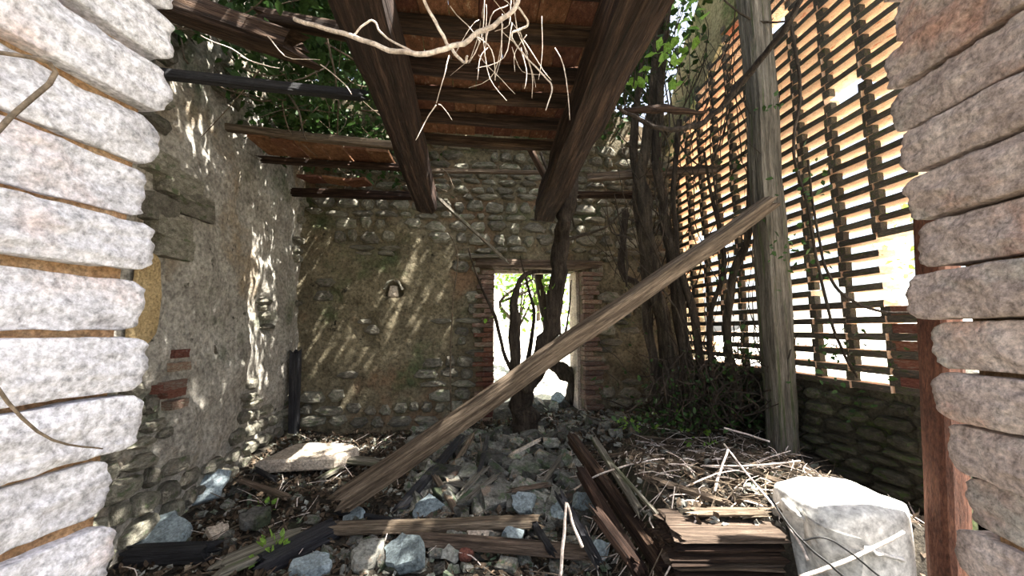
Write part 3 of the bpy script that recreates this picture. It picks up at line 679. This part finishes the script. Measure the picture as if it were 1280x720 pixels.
tube('looping_vine', [Q(1005, -10, 2.6, .018), Q(985, 30, 2.7, .022), Q(950, 75, 2.9, .024), Q(915, 118, 3.1, .024), Q(880, 152, 3.2, .024), Q(835, 162, 3.2, .02), Q(800, 150, 3.2, .018), Q(772, 134, 3.2, .015)], M['bark'], 'thick dark vine looping from the top past the grey post', 'vine', sides=8, n=8, lump=.2)
tube('dead_branch', [Q(780, 137, 3.3, .02), Q(815, 137, 3.3, .035), Q(850, 138, 3.3, .03), Q(882, 141, 3.3, .012)], M['dark_wood'], 'short black branch crossing behind the looping vine', 'branch', sides=8, lump=.3)
hv = [([Q(987, 20, 3.0, .012), Q(1000, 110, 3.0, .012), Q(992, 190, 3.0, .011), Q(1010, 260, 3.0, .011), Q(1022, 330, 3.0, .011), Q(1045, 420, 3.0, .011), Q(1072, 472, 3.0, .01)], 'long thin vine hanging down the lattice right of the grey post'),
      ([Q(1010, 200, 2.9, .008), Q(1020, 280, 2.9, .009), Q(1040, 352, 2.8, .01), Q(1085, 385, 2.7, .01), Q(1146, 392, 2.6, .01)], 'vine sagging towards the rusty post across the lattice hole'),
      ([Q(905, 0, 3.4, .008), Q(940, 25, 3.4, .009), Q(985, 27, 3.3, .008)], 'short arc of vine across the top of the grey post'),
      ([Q(860, 470, 4.1, .012), Q(850, 400, 4.0, .011), Q(830, 365, 4.0, .01), Q(790, 320, 4.1, .008)], 'thin vine crossing the corner trunks above the brush'),
      ([Q(835, 100, 4.0, .01), Q(850, 180, 4.0, .01), Q(885, 210, 4.0, .008), Q(925, 195, 3.9, .006)], 'thin vine arching from the corner bundle over the lattice')]
for pts, lab in hv: tube('hanging_vine', pts, M['bark'], lab, 'vine', 'thin vines before the lattice', sides=6, n=8)
# crossing thin twigs in the corner bundle and in the air (one tangle)
def twig_mass(name, mat, gens, label, cat='twigs', r=.004):
    mb = MB()
    for (p0, p1, rr) in gens:
        mid = (Vector(p0) + Vector(p1)) / 2 + Vector([random.uniform(-1, 1) for _ in range(3)]) * (Vector(p1) - Vector(p0)).length * .18
        mb.add(*tube_geo([(p0, rr), (mid, rr * .85), (p1, rr * .5)], sides=4, n=4, wob=.6, seed=random.random() * 50))
    o = mb.build(name, mat, smooth=True); tag(o, label, cat, kind='stuff'); return o
g = []
for _ in range(90):
    a = random.uniform(3.9, 4.7); x = random.gauss(812, 30); y = random.uniform(60, 420)
    g.append((P(x, y, a), P(x + random.uniform(-50, 40), y - random.uniform(30, 130), a + random.uniform(-.3, .2)), random.uniform(.004, .012)))
for _ in range(50):
    a = random.uniform(3.4, 4.0); x = random.uniform(850, 960); y = random.uniform(60, 430)
    g.append((P(x, y, a), P(x + random.uniform(-25, 35), y - random.uniform(40, 160), a), random.uniform(.003, .008)))
twig_mass('vine_twigs', M['bark'], g, 'tangle of thin dark twigs around the corner vine trunks')
g = []
for _ in range(420):
    x = random.gauss(895, 45); y = 535 - abs(random.gauss(0, 45)); a = random.uniform(3.3, 4.5)
    g.append((P(x, y, a), P(x + random.uniform(-45, 45), y - random.uniform(-10, 60), a + random.uniform(-.2, .2)), random.uniform(.003, .009)))
twig_mass('brushwood', M['bark'], g, 'dense dark brushwood heaped along the foot of the lattice', 'brushwood')
lc = []
while len(lc) < 1200:
    x = random.gauss(885, 48); y = 535 - abs(random.gauss(0, 42)); a = random.uniform(3.5, 4.6); lc.append(tuple(P(x, y, a)))
bs = leaves('bramble', lc, .055, M['leaf'], seed=5); tag(bs, 'dark bramble foliage crowding the back right corner', 'bramble', kind='stuff')
lc = []
for (x, y, n_, s, a) in [(1010, 225, 30, 20, 2.95), (965, 130, 14, 8, 3.3), (925, 200, 30, 18, 3.7), (905, 330, 26, 20, 3.8), (1000, 320, 30, 22, 3.0), (1050, 440, 40, 22, 2.9), (985, 300, 20, 16, 3.1), (1070, 500, 24, 20, 2.9), (1130, 470, 12, 12, 2.7), (850, 170, 25, 18, 4.1), (935, 440, 20, 15, 3.4)]:
    for _ in range(n_): lc.append(tuple(P(random.gauss(x, s), random.gauss(y, s), a + random.uniform(-.1, .1))))
tag(leaves('ivy', lc, .05, M['leaf'], seed=6), 'sparse ivy leaves on the vines before the lattice', 'ivy', kind='stuff')
lc = []
for (x, y, n_, s, a) in [(833, 65, 16, 14, 3.9), (800, 100, 10, 10, 4.0), (865, 25, 10, 12, 3.6), (840, 90, 8, 8, 3.8)]:
    for _ in range(n_): lc.append(tuple(P(random.gauss(x, s), random.gauss(y, s), a + random.uniform(-.1, .1))))
tag(leaves('vine_leaves', lc, .12, M['bright_leaf'], seed=7), 'bright green vine leaves against the sky beside the right beam', 'leaves', kind='stuff')

# ------------------------------------------------------------------ bleached stems hanging at the top
for pts, lab in [([Q(368, 24, 1.5, .008), Q(440, 46, 1.45, .0085), Q(512, 67, 1.4, .009), Q(560, 60, 1.4, .009), Q(610, 35, 1.4, .009), Q(645, 8, 1.4, .008), Q(648, -30, 1.4, .007)], 'thick bleached stem sagging across the top of the picture'),
                 ([Q(520, -20, 1.35, .005), Q(548, 35, 1.4, .006), Q(565, 62, 1.45, .006), Q(580, 78, 1.45, .005), Q(584, 70, 1.4, .004)], 'bleached stem crossing the thick one left of its bend'),
                 ([Q(440, 45, 1.45, .004), Q(465, 26, 1.45, .004), Q(480, 45, 1.45, .004), Q(518, 66, 1.42, .004)], 'small bleached loop above the thick sagging stem'),
                 ([Q(645, 5, 1.4, .004), Q(660, 30, 1.5, .004), Q(640, 42, 1.5, .004), Q(648, 60, 1.5, .003), Q(680, 95, 1.5, .003), Q(690, 110, 1.5, .003), Q(682, 138, 1.5, .002)], 'pale forked tendril dangling under the right end of the stem')]:
    tube('dry_stem', pts, M['pale_stem'], lab, 'stem', 'bleached dry stems at the top', sides=6, n=8, wob=.15)
g = []
for _ in range(26):
    x = random.choice([random.uniform(540, 700), random.uniform(590, 650)]); y = random.uniform(-10, 70); a = random.uniform(1.4, 1.9)
    g.append((P(x, y, a), P(x + random.uniform(-50, 50), y + random.uniform(20, 90), a + random.uniform(-.1, .1)), random.uniform(.0012, .003)))
for (x0_, y0_, x1_, y1_) in [(560, 70, 545, 130), (545, 130, 520, 175), (548, 130, 565, 150), (650, 60, 655, 110), (655, 50, 690, 100), (300, 70, 350, 85), (335, 45, 400, 75), (400, 80, 440, 118), (250, 45, 310, 75)]:
    g.append((P(x0_, y0_, 1.6), P(x1_, y1_, 1.6), .0025))
twig_mass('dry_tendrils', M['pale_stem'], g, 'tangle of thin bleached tendrils hanging before the tile ceiling')

# ------------------------------------------------------------------ canopy over the missing roof
def canopy(name, boxes, size, mat, lab, seed, cl=.22, cat='foliage'):
    rg = np.random.default_rng(seed); pts = []
    for (xa, xb, ya, yb, za, zb, ncl, per) in boxes:
        c = np.stack([rg.uniform(xa, xb, ncl), rg.uniform(ya, yb, ncl), rg.uniform(za, zb, ncl)], 1)
        pts.append((c[:, None, :] + rg.normal(size=(ncl, per, 3)) * cl).reshape(-1, 3))
    o = leaves(name, np.concatenate(pts), size, mat, seed=seed); tag(o, lab, cat, kind='stuff'); return o
canopy('overgrown_roof', [(-2.3, -.5, 2.2, 5.5, 3.75, 4.7, 55, 120), (-2.4, -.3, 2.2, 6.5, 5.0, 5.8, 85, 120)], .09, M['leaf'], 'dark green creeper foliage filling the open roof at the left', 11, .17)
canopy('crown_and_shade_leaves', [(-.4, 2.4, 3.7, 5.6, 4.6, 5.6, 40, 120), (-3.5, .5, 5.6, 6.6, 4.6, 6.5, 45, 120), (.5, 3.4, 2.2, 5.6, 6.2, 7.2, 45, 120), (-.2, 3.0, .9, 2.6, 6.2, 7.2, 34, 120), (3.0, 6.4, 1.15, 3.4, 6.2, 7.4, 62, 130)], .10, M['leaf'], 'leafy tree crown above the ruin, with unseen leaves added for shade', 12, .2)  # the high boxes are unseen leaves added to shade heap, foreground and left wall
g = []
for _ in range(120):
    p = Vector((random.uniform(-2.2, -.5), random.uniform(2.2, 5.3), random.uniform(3.4, 4.4)))
    g.append((p, p + Vector((random.uniform(-.6, .6), random.uniform(-.6, .6), random.uniform(-.5, .3))), random.uniform(.003, .01)))
twig_mass('roof_creeper_stems', M['twig'], g, 'stems of the creeper hanging in the open roof at the left', 'twigs')

# ------------------------------------------------------------------ plants outside
def outside_tree(x, y, h, r, lab, spread, n_, seed, z0=.3):
    t = empty('outside_tree', (x, y, z0)); tag(t, lab, 'tree')
    rs = random.Random(seed); pts = [((x + rs.uniform(-.1, .1) * k, y + rs.uniform(-.1, .1) * k, z0 + h * .7 * k / 5 - .1), r * (1 - .12 * k)) for k in range(6)]
    tp(tube('trunk', pts, M['bark'], sides=8, lump=.25), t)
    tip = Vector(pts[-1][0]); lc = []
    for q in range(7):
        e = tip + Vector((rs.uniform(-1, 1) * spread, rs.uniform(-1, 1) * spread, rs.uniform(-.3, .5) * h * .5))
        tp(tube('branch', [(Vector(pts[3 + q % 3][0]), r * .4), ((tip + e) / 2, r * .28), (e, r * .12)], M['bark'], sides=5), t)
        lc += [tuple(e + Vector((rs.gauss(0, .35), rs.gauss(0, .35), rs.gauss(0, .35))) * spread) for _ in range(n_)]
    tp(leaves('foliage', lc, .11, M['bright_leaf'], seed=seed), t)['kind'] = 'stuff'
outside_tree(.85, 7.6, 3.4, .06, 'slim leafy tree seen through the left half of the doorway', .8, 120, 1)
outside_tree(1.7, 10.5, 4.6, .08, 'more distant leafy tree seen through the middle of the doorway', 1.0, 140, 2)
outside_tree(2.9, 9.0, 4.6, .08, 'leafy tree outside to the right of the doorway', 1.0, 140, 3)
outside_tree(6.6, 4.3, 3.2, .09, 'leafy tree on the bank behind the brick lattice', .9, 120, 4)

# ------------------------------------------------------------------ big pieces on the floor
def gz_at(p, dz=0): return Vector((p[0], p[1], gh(p[0], p[1], False) + dz))
def GP_(px, py, dz=0):
    """ground point seen at a pixel"""
    z = .2
    for _ in range(6): p = PZ(px, py, min(z, 1.2)); z = gh(p.x, p.y, False) + dz
    p.z = z; return p
def plank(px0, py0, px1, py1, w_, h_, lab, mat='brown_wood', dz0=.05, dz1=.05, nm='fallen_plank', **k):
    return timber(nm, GP_(px0, py0, dz0), GP_(px1, py1, dz1), w_, h_, M[mat], lab, 'plank', **k)
plank(418, 661, 672, 652, .1, .075, 'long grey timber lying level across the foreground rubble', 'brown_wood', .09, .1)
plank(498, 674, 738, 691, .09, .07, 'second level timber lying just below the long grey one', 'brown_wood', .07, .07)
plank(496, 641, 577, 548, .1, .035, 'dark blue grey board leaning under the diagonal timber', 'black_wood', .04, .16)
plank(545, 592, 572, 642, .05, .04, 'short dark lath propped beside the blue grey board', 'brown_wood', .1, .03)
plank(590, 545, 566, 585, .06, .05, 'short stub of timber under the diagonal timber', 'brown_wood', .08, .04)
plank(700, 570, 668, 618, .045, .04, 'mossy stick leaning on the rubble left of the heap', 'grey_wood', .1, .06)
plank(160, 697, 262, 690, .13, .10, 'black sodden log at the foot of the left jamb', 'black_wood', .04, .05)
plank(325, 706, 420, 660, .17, .10, 'black sodden timber end in the left foreground', 'black_wood', .05, .06)
plank(425, 640, 520, 656, .05, .04, 'thin dark lath beside the foot of the diagonal timber', 'black_wood', .04, .05)
plank(270, 712, 372, 670, .2, .05, 'flat grey weathered board lying in the left foreground', 'grey_wood', .04, .05)
plank(405, 570, 478, 578, .12, .06, 'olive board beside the sunlit slab', 'grey_wood', .08, .09)
plank(400, 598, 440, 575, .06, .04, 'short broken lath in front of the sunlit slab', 'grey_wood', .04, .04)
plank(560, 600, 620, 612, .1, .04, 'split board among the rubble stones at the centre', 'grey_wood', .05, .05)
for (a, b, c, d, w_, mt, lab) in [(580, 612, 606, 585, .05, 'grey_wood', 'splintered pale lath in the middle of the mound'), (588, 620, 618, 596, .05, 'grey_wood', 'second splintered lath beside the pale one'), (640, 560, 672, 545, .04, 'pale_slab', 'short yellowish batten high on the mound'),
    (610, 545, 600, 590, .045, 'black_wood', 'dark stick upright on the upper mound'), (668, 655, 690, 690, .05, 'black_wood', 'dark lath leaning past the right end of the long timber'), (470, 590, 515, 560, .07, 'brown_wood', 'broken board tucked behind the diagonal timber'),
    (300, 600, 360, 622, .06, 'brown_wood', 'rotten lath in the leaves before the sunlit slab'), (320, 575, 345, 600, .05, 'black_wood', 'dark lath end under the sunlit slab'), (640, 610, 685, 604, .05, 'brown_wood', 'brown lath across the right of the mound')]:
    plank(a, b, c, d, w_, .03, lab, mt, .10, .13)
# the collapsed heap on the right
def tim(px0, py0, a0, px1, py1, a1, w_, h_, lab, mat='brown_wood', nm='heap_timber', cat='timber', **k): return timber(nm, P(px0, py0, a0), P(px1, py1, a1), w_, h_, M[mat], lab, cat, 'timbers of the collapsed heap', **k)
tim(716, 548, 3.55, 836, 716, 1.97, .09, .1, 'dark squared timber along the left edge of the heap', 'dark_wood', seed=3)
tim(728, 590, 2.9, 800, 716, 1.98, .08, .07, 'lower dark timber outside the left edge of the heap', 'dark_wood')
tim(742, 548, 3.4, 800, 640, 2.3, .05, .04, 'pale edged lath beside the left edge timber', 'grey_wood')
tim(770, 585, 2.7, 828, 650, 2.06, .02, .02, 'thin pale stick lying on the left of the heap', 'grey_wood')
tim(800, 590, 2.6, 868, 652, 2.02, .06, .045, 'grooved brown board slanting over the heap', 'brown_wood')
tim(745, 640, 2.2, 790, 700, 2.0, .07, .05, 'short rotten timber low on the left of the heap', 'dark_wood')
tim(700, 620, 2.5, 745, 700, 2.1, .05, .05, 'dark rotten rail below the left edge timber', 'black_wood')
tim(968, 655, 1.93, 975, 730, 1.93, .10, .05, 'upright grey board end beside the stacked boards', 'grey_wood', roll=.2)
for k in range(7):
    y_ = 655 + k * 11.5; a_ = 1.92 - .004 * k
    timber('stacked_board', P(832 + random.uniform(-8, 6), y_ + random.uniform(-1, 1), a_ + .03), P(958 + random.uniform(-6, 3), y_ + random.uniform(-2, 2), a_ + .03), .30, .030, M['dark_wood' if k % 3 else 'brown_wood'],
           ['topmost', 'second', 'third', 'fourth', 'fifth', 'sixth', 'lowest visible'][k] + ' board of the stack under the heap front', 'board', 'stacked boards at the front of the heap', rough=.12, ragged=.03)
v, f = boxv(-.38, .38, -.1, .1, 0, .62)
# boards and ceiling laths lying on top of the heap
tops = [(820, 600, 905, 628, 'black'), (850, 575, 930, 590, 0), (880, 612, 950, 622, 0), (760, 560, 840, 556, 0), (905, 560, 990, 575, 0), (795, 545, 870, 552, 0), (940, 590, 985, 606, 0), (866, 640, 955, 640, 0)]
names = ['dark lath at the middle of the heap top', 'lath lying level on the upper heap', 'lath near the right of the heap top', 'lath on the far left of the heap top', 'lath on the far right of the heap top', 'lath at the back of the heap', 'short lath beside the white sack', 'lath along the front lip of the heap']
for (a, b, c, d, q), lab in zip(tops, names):
    timber('heap_lath', GP_(a, b, .03), GP_(c, d, .035), .06, .025, M['brown_wood'], lab, 'lath', 'laths on the collapsed heap')

def slab(name, px, py, poly, th, rot, mat, lab, cat='stone', dz=.03, group=None):
    v, f = slab_geo(poly, th, amp=.01); p = GP_(px, py, dz); o = mk(name, v, f, M[mat]); o.location = p; o.rotation_euler = rot; tag(o, lab, cat, group); return o
def ng(n, r, asp=1, seed=0):
    rs = random.Random(seed); return [(math.cos(2 * math.pi * (i + rs.uniform(-.25, .25)) / n) * r * rs.uniform(.75, 1.1), math.sin(2 * math.pi * (i + rs.uniform(-.25, .25)) / n) * r * asp * rs.uniform(.75, 1.1)) for i in range(n)]
slab('sunlit_slab', 388, 578, [(-.42, -.2), (.35, -.22), (.5, .02), (.3, .2), (-.3, .26)], .12, (R(4), R(-3), R(-6)), 'pale_slab', 'large pale slab lying in the sun below the corner stump', 'slab', .03)
slab('leaning_slab', 252, 610, [(-.2, -.14), (.12, -.16), (.22, .02), (.02, .2), (-.1, .1)], .05, (R(48), R(-18), R(25)), 'slate', 'grey green slab leaning on the leaf heap by the left wall', 'slab', .07)
for i, (px, py, r, mt, rx, ry, lab) in enumerate([
    (445, 646, .12, 'slate', 50, 10, 'pale blue stone shard below the foot of the diagonal timber'), (530, 640, .16, 'slate', 40, 0, 'blue grey slab just above the long level timber'),
    (510, 697, .19, 'slate', 30, -8, 'triangular blue grey slab in the centre foreground'), (562, 690, .09, 'rubble', 62, 12, 'small pointed stone standing in the centre foreground'),
    (655, 638, .13, 'slate', 42, 6, 'pale squared stone above the right end of the long timber'), (745, 690, .10, 'slate', 55, -15, 'bright blue grey block beside the white forked stick'),
    (702, 640, .10, 'slate', 60, 10, 'pale blue shard behind the white forked stick'), (728, 632, .13, 'slate', 45, 20, 'rough blue grey lump against the heap timbers'),
    (208, 672, .2, 'slate', 25, 10, 'dark grey slab at the foot of the left wall'), (618, 560, .13, 'rubble', 20, 8, 'flat grey stone below the tree base'),
    (585, 596, .16, 'rubble', 28, -8, 'greenish flat stone in the middle of the rubble'), (612, 578, .14, 'rubble', 30, 6, 'broad rubble slab right of the dark board'),
    (655, 590, .17, 'rubble', 24, 4, 'largest mossy slab at the centre of the mound'), (645, 565, .12, 'rubble', 35, -10, 'tilted slab under the doorway tree'),
    (690, 585, .12, 'rubble', 30, 12, 'mossy slab close to the heap edge'), (560, 620, .13, 'rubble', 36, 5, 'splintered grey slab left of the centre'),
    (390, 712, .14, 'slate', 12, 5, 'pale flagstone at the bottom edge left of centre'), (455, 700, .14, 'rubble', 14, 0, 'flat grey stone below the long timber'),
    (600, 668, .1, 'pale_slab', 22, 4, 'tan stone wedged between the two level timbers'), (640, 672, .11, 'slate', 28, -6, 'grey stone under the second level timber'),
    (318, 655, .12, 'rubble', 15, 4, 'dull stone in the leaves of the left foreground'), (270, 668, .08, 'pale_slab', 20, 0, 'small pale stone in the left foreground leaves'),
    (735, 505, .11, 'slate', 40, 10, 'grey boulder on the doorway threshold'), (700, 500, .16, 'slate', 50, 10, 'bluish stone lit on the doorway threshold'), ]):
    slab('stone_slab', px, py, ng(5 if i % 2 else 6, r, .75, i), .045 + .02 * (i % 3), (R(rx), R(ry), R((i * 47) % 90 - 45)), mt, lab, 'stone', .03)
v, f = rbox(6, (.09, .08, .07), 5, .9, .08); o = mk('rusty_can', v, f, M['red_brick'], smooth=True); o.location = GP_(583, 693, .05); tag(o, 'small rusty round lump beside the pointed stone', 'debris')

# loose rubble stones, one object each
RM = []
for i in range(14):
    v, f = rbox(3, (1, .8, .55), 300 + i, .12, .13, .7); me = bpy.data.meshes.new('rubble_stone'); me.from_pydata(v, [], f); me.materials.append(M['rubble']); RM.append(me)
rs = random.Random(77)
zones = [((515, 725), (540, 645), 175, .07, .20, 'irregular grey stone lying loose in the central rubble mound', 'rubble stones of the central mound'),
         ((430, 760), (640, 715), 70, .05, .13, 'broken stone lying among the foreground timbers', 'rubble stones in the foreground'),
         ((180, 440), (590, 710), 50, .03, .10, 'small stone lying in the dead leaves at left', 'stones in the leaves at left'),
         ((660, 800), (505, 550), 50, .06, .16, 'stone of the rubble piled at the doorway foot', 'rubble stones at the doorway')]
put = []
for (xa, xb), (ya, yb), n_, s0, s1, lab, grp in zones:
    for q in range(n_):
        sz = (s1 + (s0 - s1) * (q / n_) ** .5) * 1.15
        for _ in range(40):
            p = GP_(rs.uniform(xa, xb), rs.uniform(ya, yb))
            if p.y > YB - .12 and not (DX0 + .1 < p.x < DX1 - .1): continue
            if all((p.x - a) ** 2 + (p.y - b) ** 2 > (.42 * (sz + c)) ** 2 for a, b, c in put): break
        else: continue
        put.append((p.x, p.y, sz))
        o = inst('rubble_stone', rs.choice(RM), None, (p.x, p.y, p.z + sz * .14), (rs.uniform(-.1, .7), rs.uniform(-.4, .4), rs.uniform(-.6, .6) + rs.choice([0, 1.57])), (sz * rs.uniform(.9, 1.35), sz, sz * rs.uniform(.7, 1.1)))
        q_ = p - CAM; dz_ = q_.dot(FW); ux, uy = 640 + F_PX * q_.dot(RT) / dz_, 360 - F_PX * q_.dot(UP) / dz_
        big = 'large' if sz > .15 else 'middling' if sz > .095 else 'small'
        if 'central' in grp:
            lv = 'high on the central mound' if uy < 572 else 'halfway up the central mound' if uy < 606 else 'low on the central mound'
            sd_ = 'under the diagonal timber' if ux < 575 else 'in the middle' if ux < 650 else 'near the heap timbers'
            lb_ = f'{big} loose grey stone {lv}, {sd_}'
        elif 'foreground' in grp:
            lb_ = f'{big} broken stone among the foreground timbers, ' + ('left of the pointed stone' if ux < 540 else 'in the middle' if ux < 640 else 'near the white forked stick') + (', below the second timber' if uy > 685 else '')
        elif 'leaves' in grp:
            lb_ = f'{big} stone in the dead leaves at left, ' + ('near the left wall' if ux < 290 else 'towards the diagonal timber') + (' in the foreground' if uy > 655 else ' further back')
        else: lb_ = f'{big} stone piled at the doorway foot, ' + ('beside the tree base' if ux < 705 else 'before the right door jamb' if ux < 755 else 'right of the doorway')
        tag(o, lb_, 'stone', grp + ': ' + lb_)

# chips, litter and twigs
mb = MB(); CH = [rbox(1, (1, .8, .5), i, .2, .35) for i in range(6)]
for _ in range(2400):
    x = random.uniform(-2.2, 2.9); y = random.uniform(1.9, 5.3); z = gh(x, y, True); s = random.uniform(.012, .045)
    mt = Matrix.LocRotScale(Vector((x, y, z + s * .1)), Euler((random.uniform(-1, 1), random.uniform(-1, 1), random.uniform(0, 6))), Vector((s * 1.5, s, s)))
    v, f = random.choice(CH); mb.add([mt @ Vector(q) for q in v], f)
tag(mb.build('rubble_chips', M['rubble']), 'small chips of stone and mortar spread over the floor', 'rubble', kind='stuff')
rg = np.random.default_rng(9); n_ = 17000
xy = np.stack([rg.uniform(-2.25, 2.95, n_), rg.uniform(1.7, 5.35, n_)], 1)
keep = []
for x, y in xy:
    wgt = .35 + .65 * sst(-.3, .4, nz(x, y, 0, 1.5, 8)) + (.5 if x < -.6 else 0)
    if random.random() < wgt: keep.append((x, y, gh(x, y, True) + random.uniform(.002, .02)))
tag(leaves('leaf_litter', keep, .05, M['litter'], droop=0, seed=13, up=.75, aspect=.7), 'brown dead leaves carpeting the floor', 'leaves', kind='stuff')
mb = MB(); mb2 = MB()
for k in range(1300):
    x = random.uniform(-2.1, 2.9); y = random.uniform(1.8, 5.2)
    if k % 3: x = random.uniform(.6, 2.8); y = random.uniform(1.9, 3.8)
    L = random.uniform(.06, .4); a = random.uniform(0, 6.28); z = gh(x, y) + .02; x2, y2 = x + L * math.cos(a), y + L * math.sin(a); r = random.uniform(.0015, .005)
    tgt = mb2 if random.random() < .3 else mb
    z2 = gh(x2, y2) + random.uniform(.01, .10)
    tgt.add(*tube_geo([(Vector((x, y, z)), r), (Vector(((x + x2) / 2 + random.uniform(-.03, .03), (y + y2) / 2, (z + z2) / 2 + random.uniform(0, .03))), r), (Vector((x2, y2, z2)), r * .5)], sides=4, n=2))
tag(mb.build('fallen_twigs', M['twig']), 'brown twigs scattered over the rubble', 'twigs', kind='stuff')
tag(mb2.build('bleached_twigs', M['pale_stem']), 'bleached thin twigs scattered over the heap', 'twigs', kind='stuff')
for pts, lab in [([Q(700, 722, 2.05, .009), Q(705, 670, 2.1, .009), Q(708, 628, 2.15, .007), Q(716, 655, 2.12, .008), Q(728, 684, 2.1, .009)], 'white forked stick standing in the centre foreground'),
                 ([Q(718, 612, 2.9, .006), Q(745, 595, 2.8, .006), Q(790, 580, 2.7, .006), Q(830, 573, 2.7, .005)], 'pale curved stick over the left of the heap'),
                 ([Q(892, 617, 2.25, .009), Q(900, 590, 2.35, .008), Q(910, 562, 2.5, .006)], 'short bleached stick standing upright on the heap'),
                 ([Q(878, 582, 2.5, .005), Q(940, 582, 2.45, .006), Q(1000, 576, 2.5, .005)], 'pale stick lying level across the right of the heap'),
                 ([Q(905, 535, 3.3, .008), Q(930, 542, 3.2, .008), Q(962, 552, 3.0, .007)], 'pale stick at the back of the heap'),
                 ([Q(895, 615, 2.2, .005), Q(930, 640, 2.05, .005), Q(985, 670, 1.9, .005)], 'thin stick running to the front corner of the heap'),
                 ([Q(690, 720, 2.0, .0), Q(905, 555, 2.6, .006), Q(940, 600, 2.2, .006), Q(985, 655, 1.85, .006), Q(1010, 700, 1.7, .006)][1:], 'pale stick running down past the white sack'),
                 ([Q(600, 545, 4.0, .006), Q(604, 575, 3.8, .006), Q(610, 600, 3.6, .005)], 'thin stem rising from the rubble left of the tree'),
                 ([Q(564, 530, 4.9, .011), Q(563, 450, 4.9, .010), Q(566, 380, 4.9, .009), Q(572, 320, 4.9, .007), Q(560, 290, 4.9, .005)], 'thin upright sapling before the wall left of the doorway'),
                 ([Q(1000, 722, 1.6, .008), Q(1060, 700, 1.6, .008), Q(1130, 665, 1.65, .007)], 'stout grey stick leaning across the foot of the white sack')]:
    tube('stick', pts, M['pale_stem'] if 'pale' in lab or 'white' in lab or 'bleached' in lab else M['twig'], lab, 'stick', sides=6, n=6)
# ground plants
for i, (x, y, n_, s, a, lab) in enumerate([(990, 553, 30, .07, None, 'small bright green seedling in the sun at the back of the heap'), (790, 535, 26, .08, None, 'low green weeds on the left back of the heap'), (345, 692, 26, .05, None, 'tuft of green weed in the left foreground'),
                                    (850, 528, 40, .14, None, 'low green weeds under the corner vine trunks'), (330, 640, 14, .05, None, 'tiny weed among the leaves at left'), (885, 550, 20, .1, None, 'scattered weeds at the middle of the heap back')]):
    p = GP_(x, y, .05); t = empty('weed', gz_at(p)); tag(t, lab, 'plant', 'small weeds on the floor'); rg = np.random.default_rng(i)
    c = np.array(p)[None] + rg.normal(size=(n_, 3)) * [s, s, s * .4] + [0, 0, .03]
    tp(leaves('leaf_cluster', c, .06, M['bright_leaf'], seed=i, droop=-.2), t)
    mb = MB()
    for q in c[::3]: mb.add(*tube_geo([(Vector((p.x + (q[0] - p.x) * .3, p.y + (q[1] - p.y) * .3, gh(p.x, p.y))), .002), (Vector(q), .0015)], sides=4, n=2))
    tp(mb.build('stems', M['twig']), t)

# ------------------------------------------------------------------ white sack
sc_ = P(1048, 660, 1.92); base = Vector((sc_.x, sc_.y, .12)); topz = P(1050, 627, 1.86).z
sack = empty('white_sack', base); tag(sack, 'large dirty white plastic sack standing at lower right inside the jamb', 'sack')
K, H = 48, 26; V = []; Fc = []
for j in range(H + 1):
    t = j / H
    for k in range(K):
        an = 2 * math.pi * k / K; ca, sa = math.cos(an), math.sin(an)
        if t < .72: r = 1 + .07 * math.sin(t * 4); z = base.z + (topz - base.z) * (t / .72)
        else:
            q = (t - .72) / .28; r = (1 + .07 * math.sin(2.9)) * (1 - q) ** .6 if q < 1 else 0; z = topz + .035 * math.sin(q * 1.6) 
        e = 3.0; sq = (abs(ca) ** e + abs(sa) ** e) ** (-1 / e)
        fold = 1 + .05 * nz(ca * 2, sa * 2, t * 2.5, 1, 4) + .025 * nz(ca * 6, sa * 6, t * 2, 1, 6) * (1 if t < .9 else 0)
        V.append((base.x + ca * sq * r * fold * .235, base.y + sq * sa * r * fold * .22, z + .02 * nz(ca * 2, sa * 2, t * 4, 1, 9)))
for j in range(H):
    for k in range(K): a = j * K + k; b = j * K + (k + 1) % K; Fc.append((a, b, b + K, a + K))
body = tp(mk('bag_body', V, Fc, M['sack'], smooth=True), sack)
rim = []
for k in range(13):
    an = math.pi * (.95 + .62 * k / 12); ca, sa = math.cos(an), math.sin(an); sq = (abs(ca) ** 3 + abs(sa) ** 3) ** (-1 / 3)
    rim.append((Vector((base.x + ca * sq * .262, base.y + sa * sq * .245, topz - .03 - .012 * k)), .012 + .006 * math.sin(k)))
tp(tube('rolled_rim', rim, M['sack'], sides=7, lump=.4), sack)
v = []
for j in range(9):
    for i in range(7):
        u, t = i / 6, j / 8; v.append((base.x - .235 - .075 * math.sin(math.pi * u) * (1 - t) - .02 * t + .05 * u, base.y - .235 + .03 - .10 * u * (1 - t * .5) + .15 * (1 - u), topz - .03 - t * .40 - .02 * u))
nv = len(v); v += [(a + .012, b + .012, c) for a, b, c in v]; f = [(j * 7 + i, j * 7 + i + 1, (j + 1) * 7 + i + 1, (j + 1) * 7 + i) for j in range(8) for i in range(6)]; f += [tuple(q + nv for q in t[::-1]) for t in f]
tp(mk('folded_flap', v, f, M['sack'], smooth=True), sack)
front = base.y - .30
tube('black_cable', [Q(960, 618, 1.75, .005), Q(985, 655, 1.66, .005), Q(1003, 676, 1.6, .005), Q(1030, 700, 1.55, .005), Q(1066, 730, 1.5, .005)], M['cable'], 'thin black cable hanging in front of the white sack', 'cable', sides=6)
tube('black_cable', [Q(1003, 676, 1.6, .004), Q(1030, 672, 1.58, .004), Q(1062, 690, 1.55, .004), Q(1105, 725, 1.5, .004)], M['cable'], 'branch of black cable curling over the sack front', 'cable', sides=6)
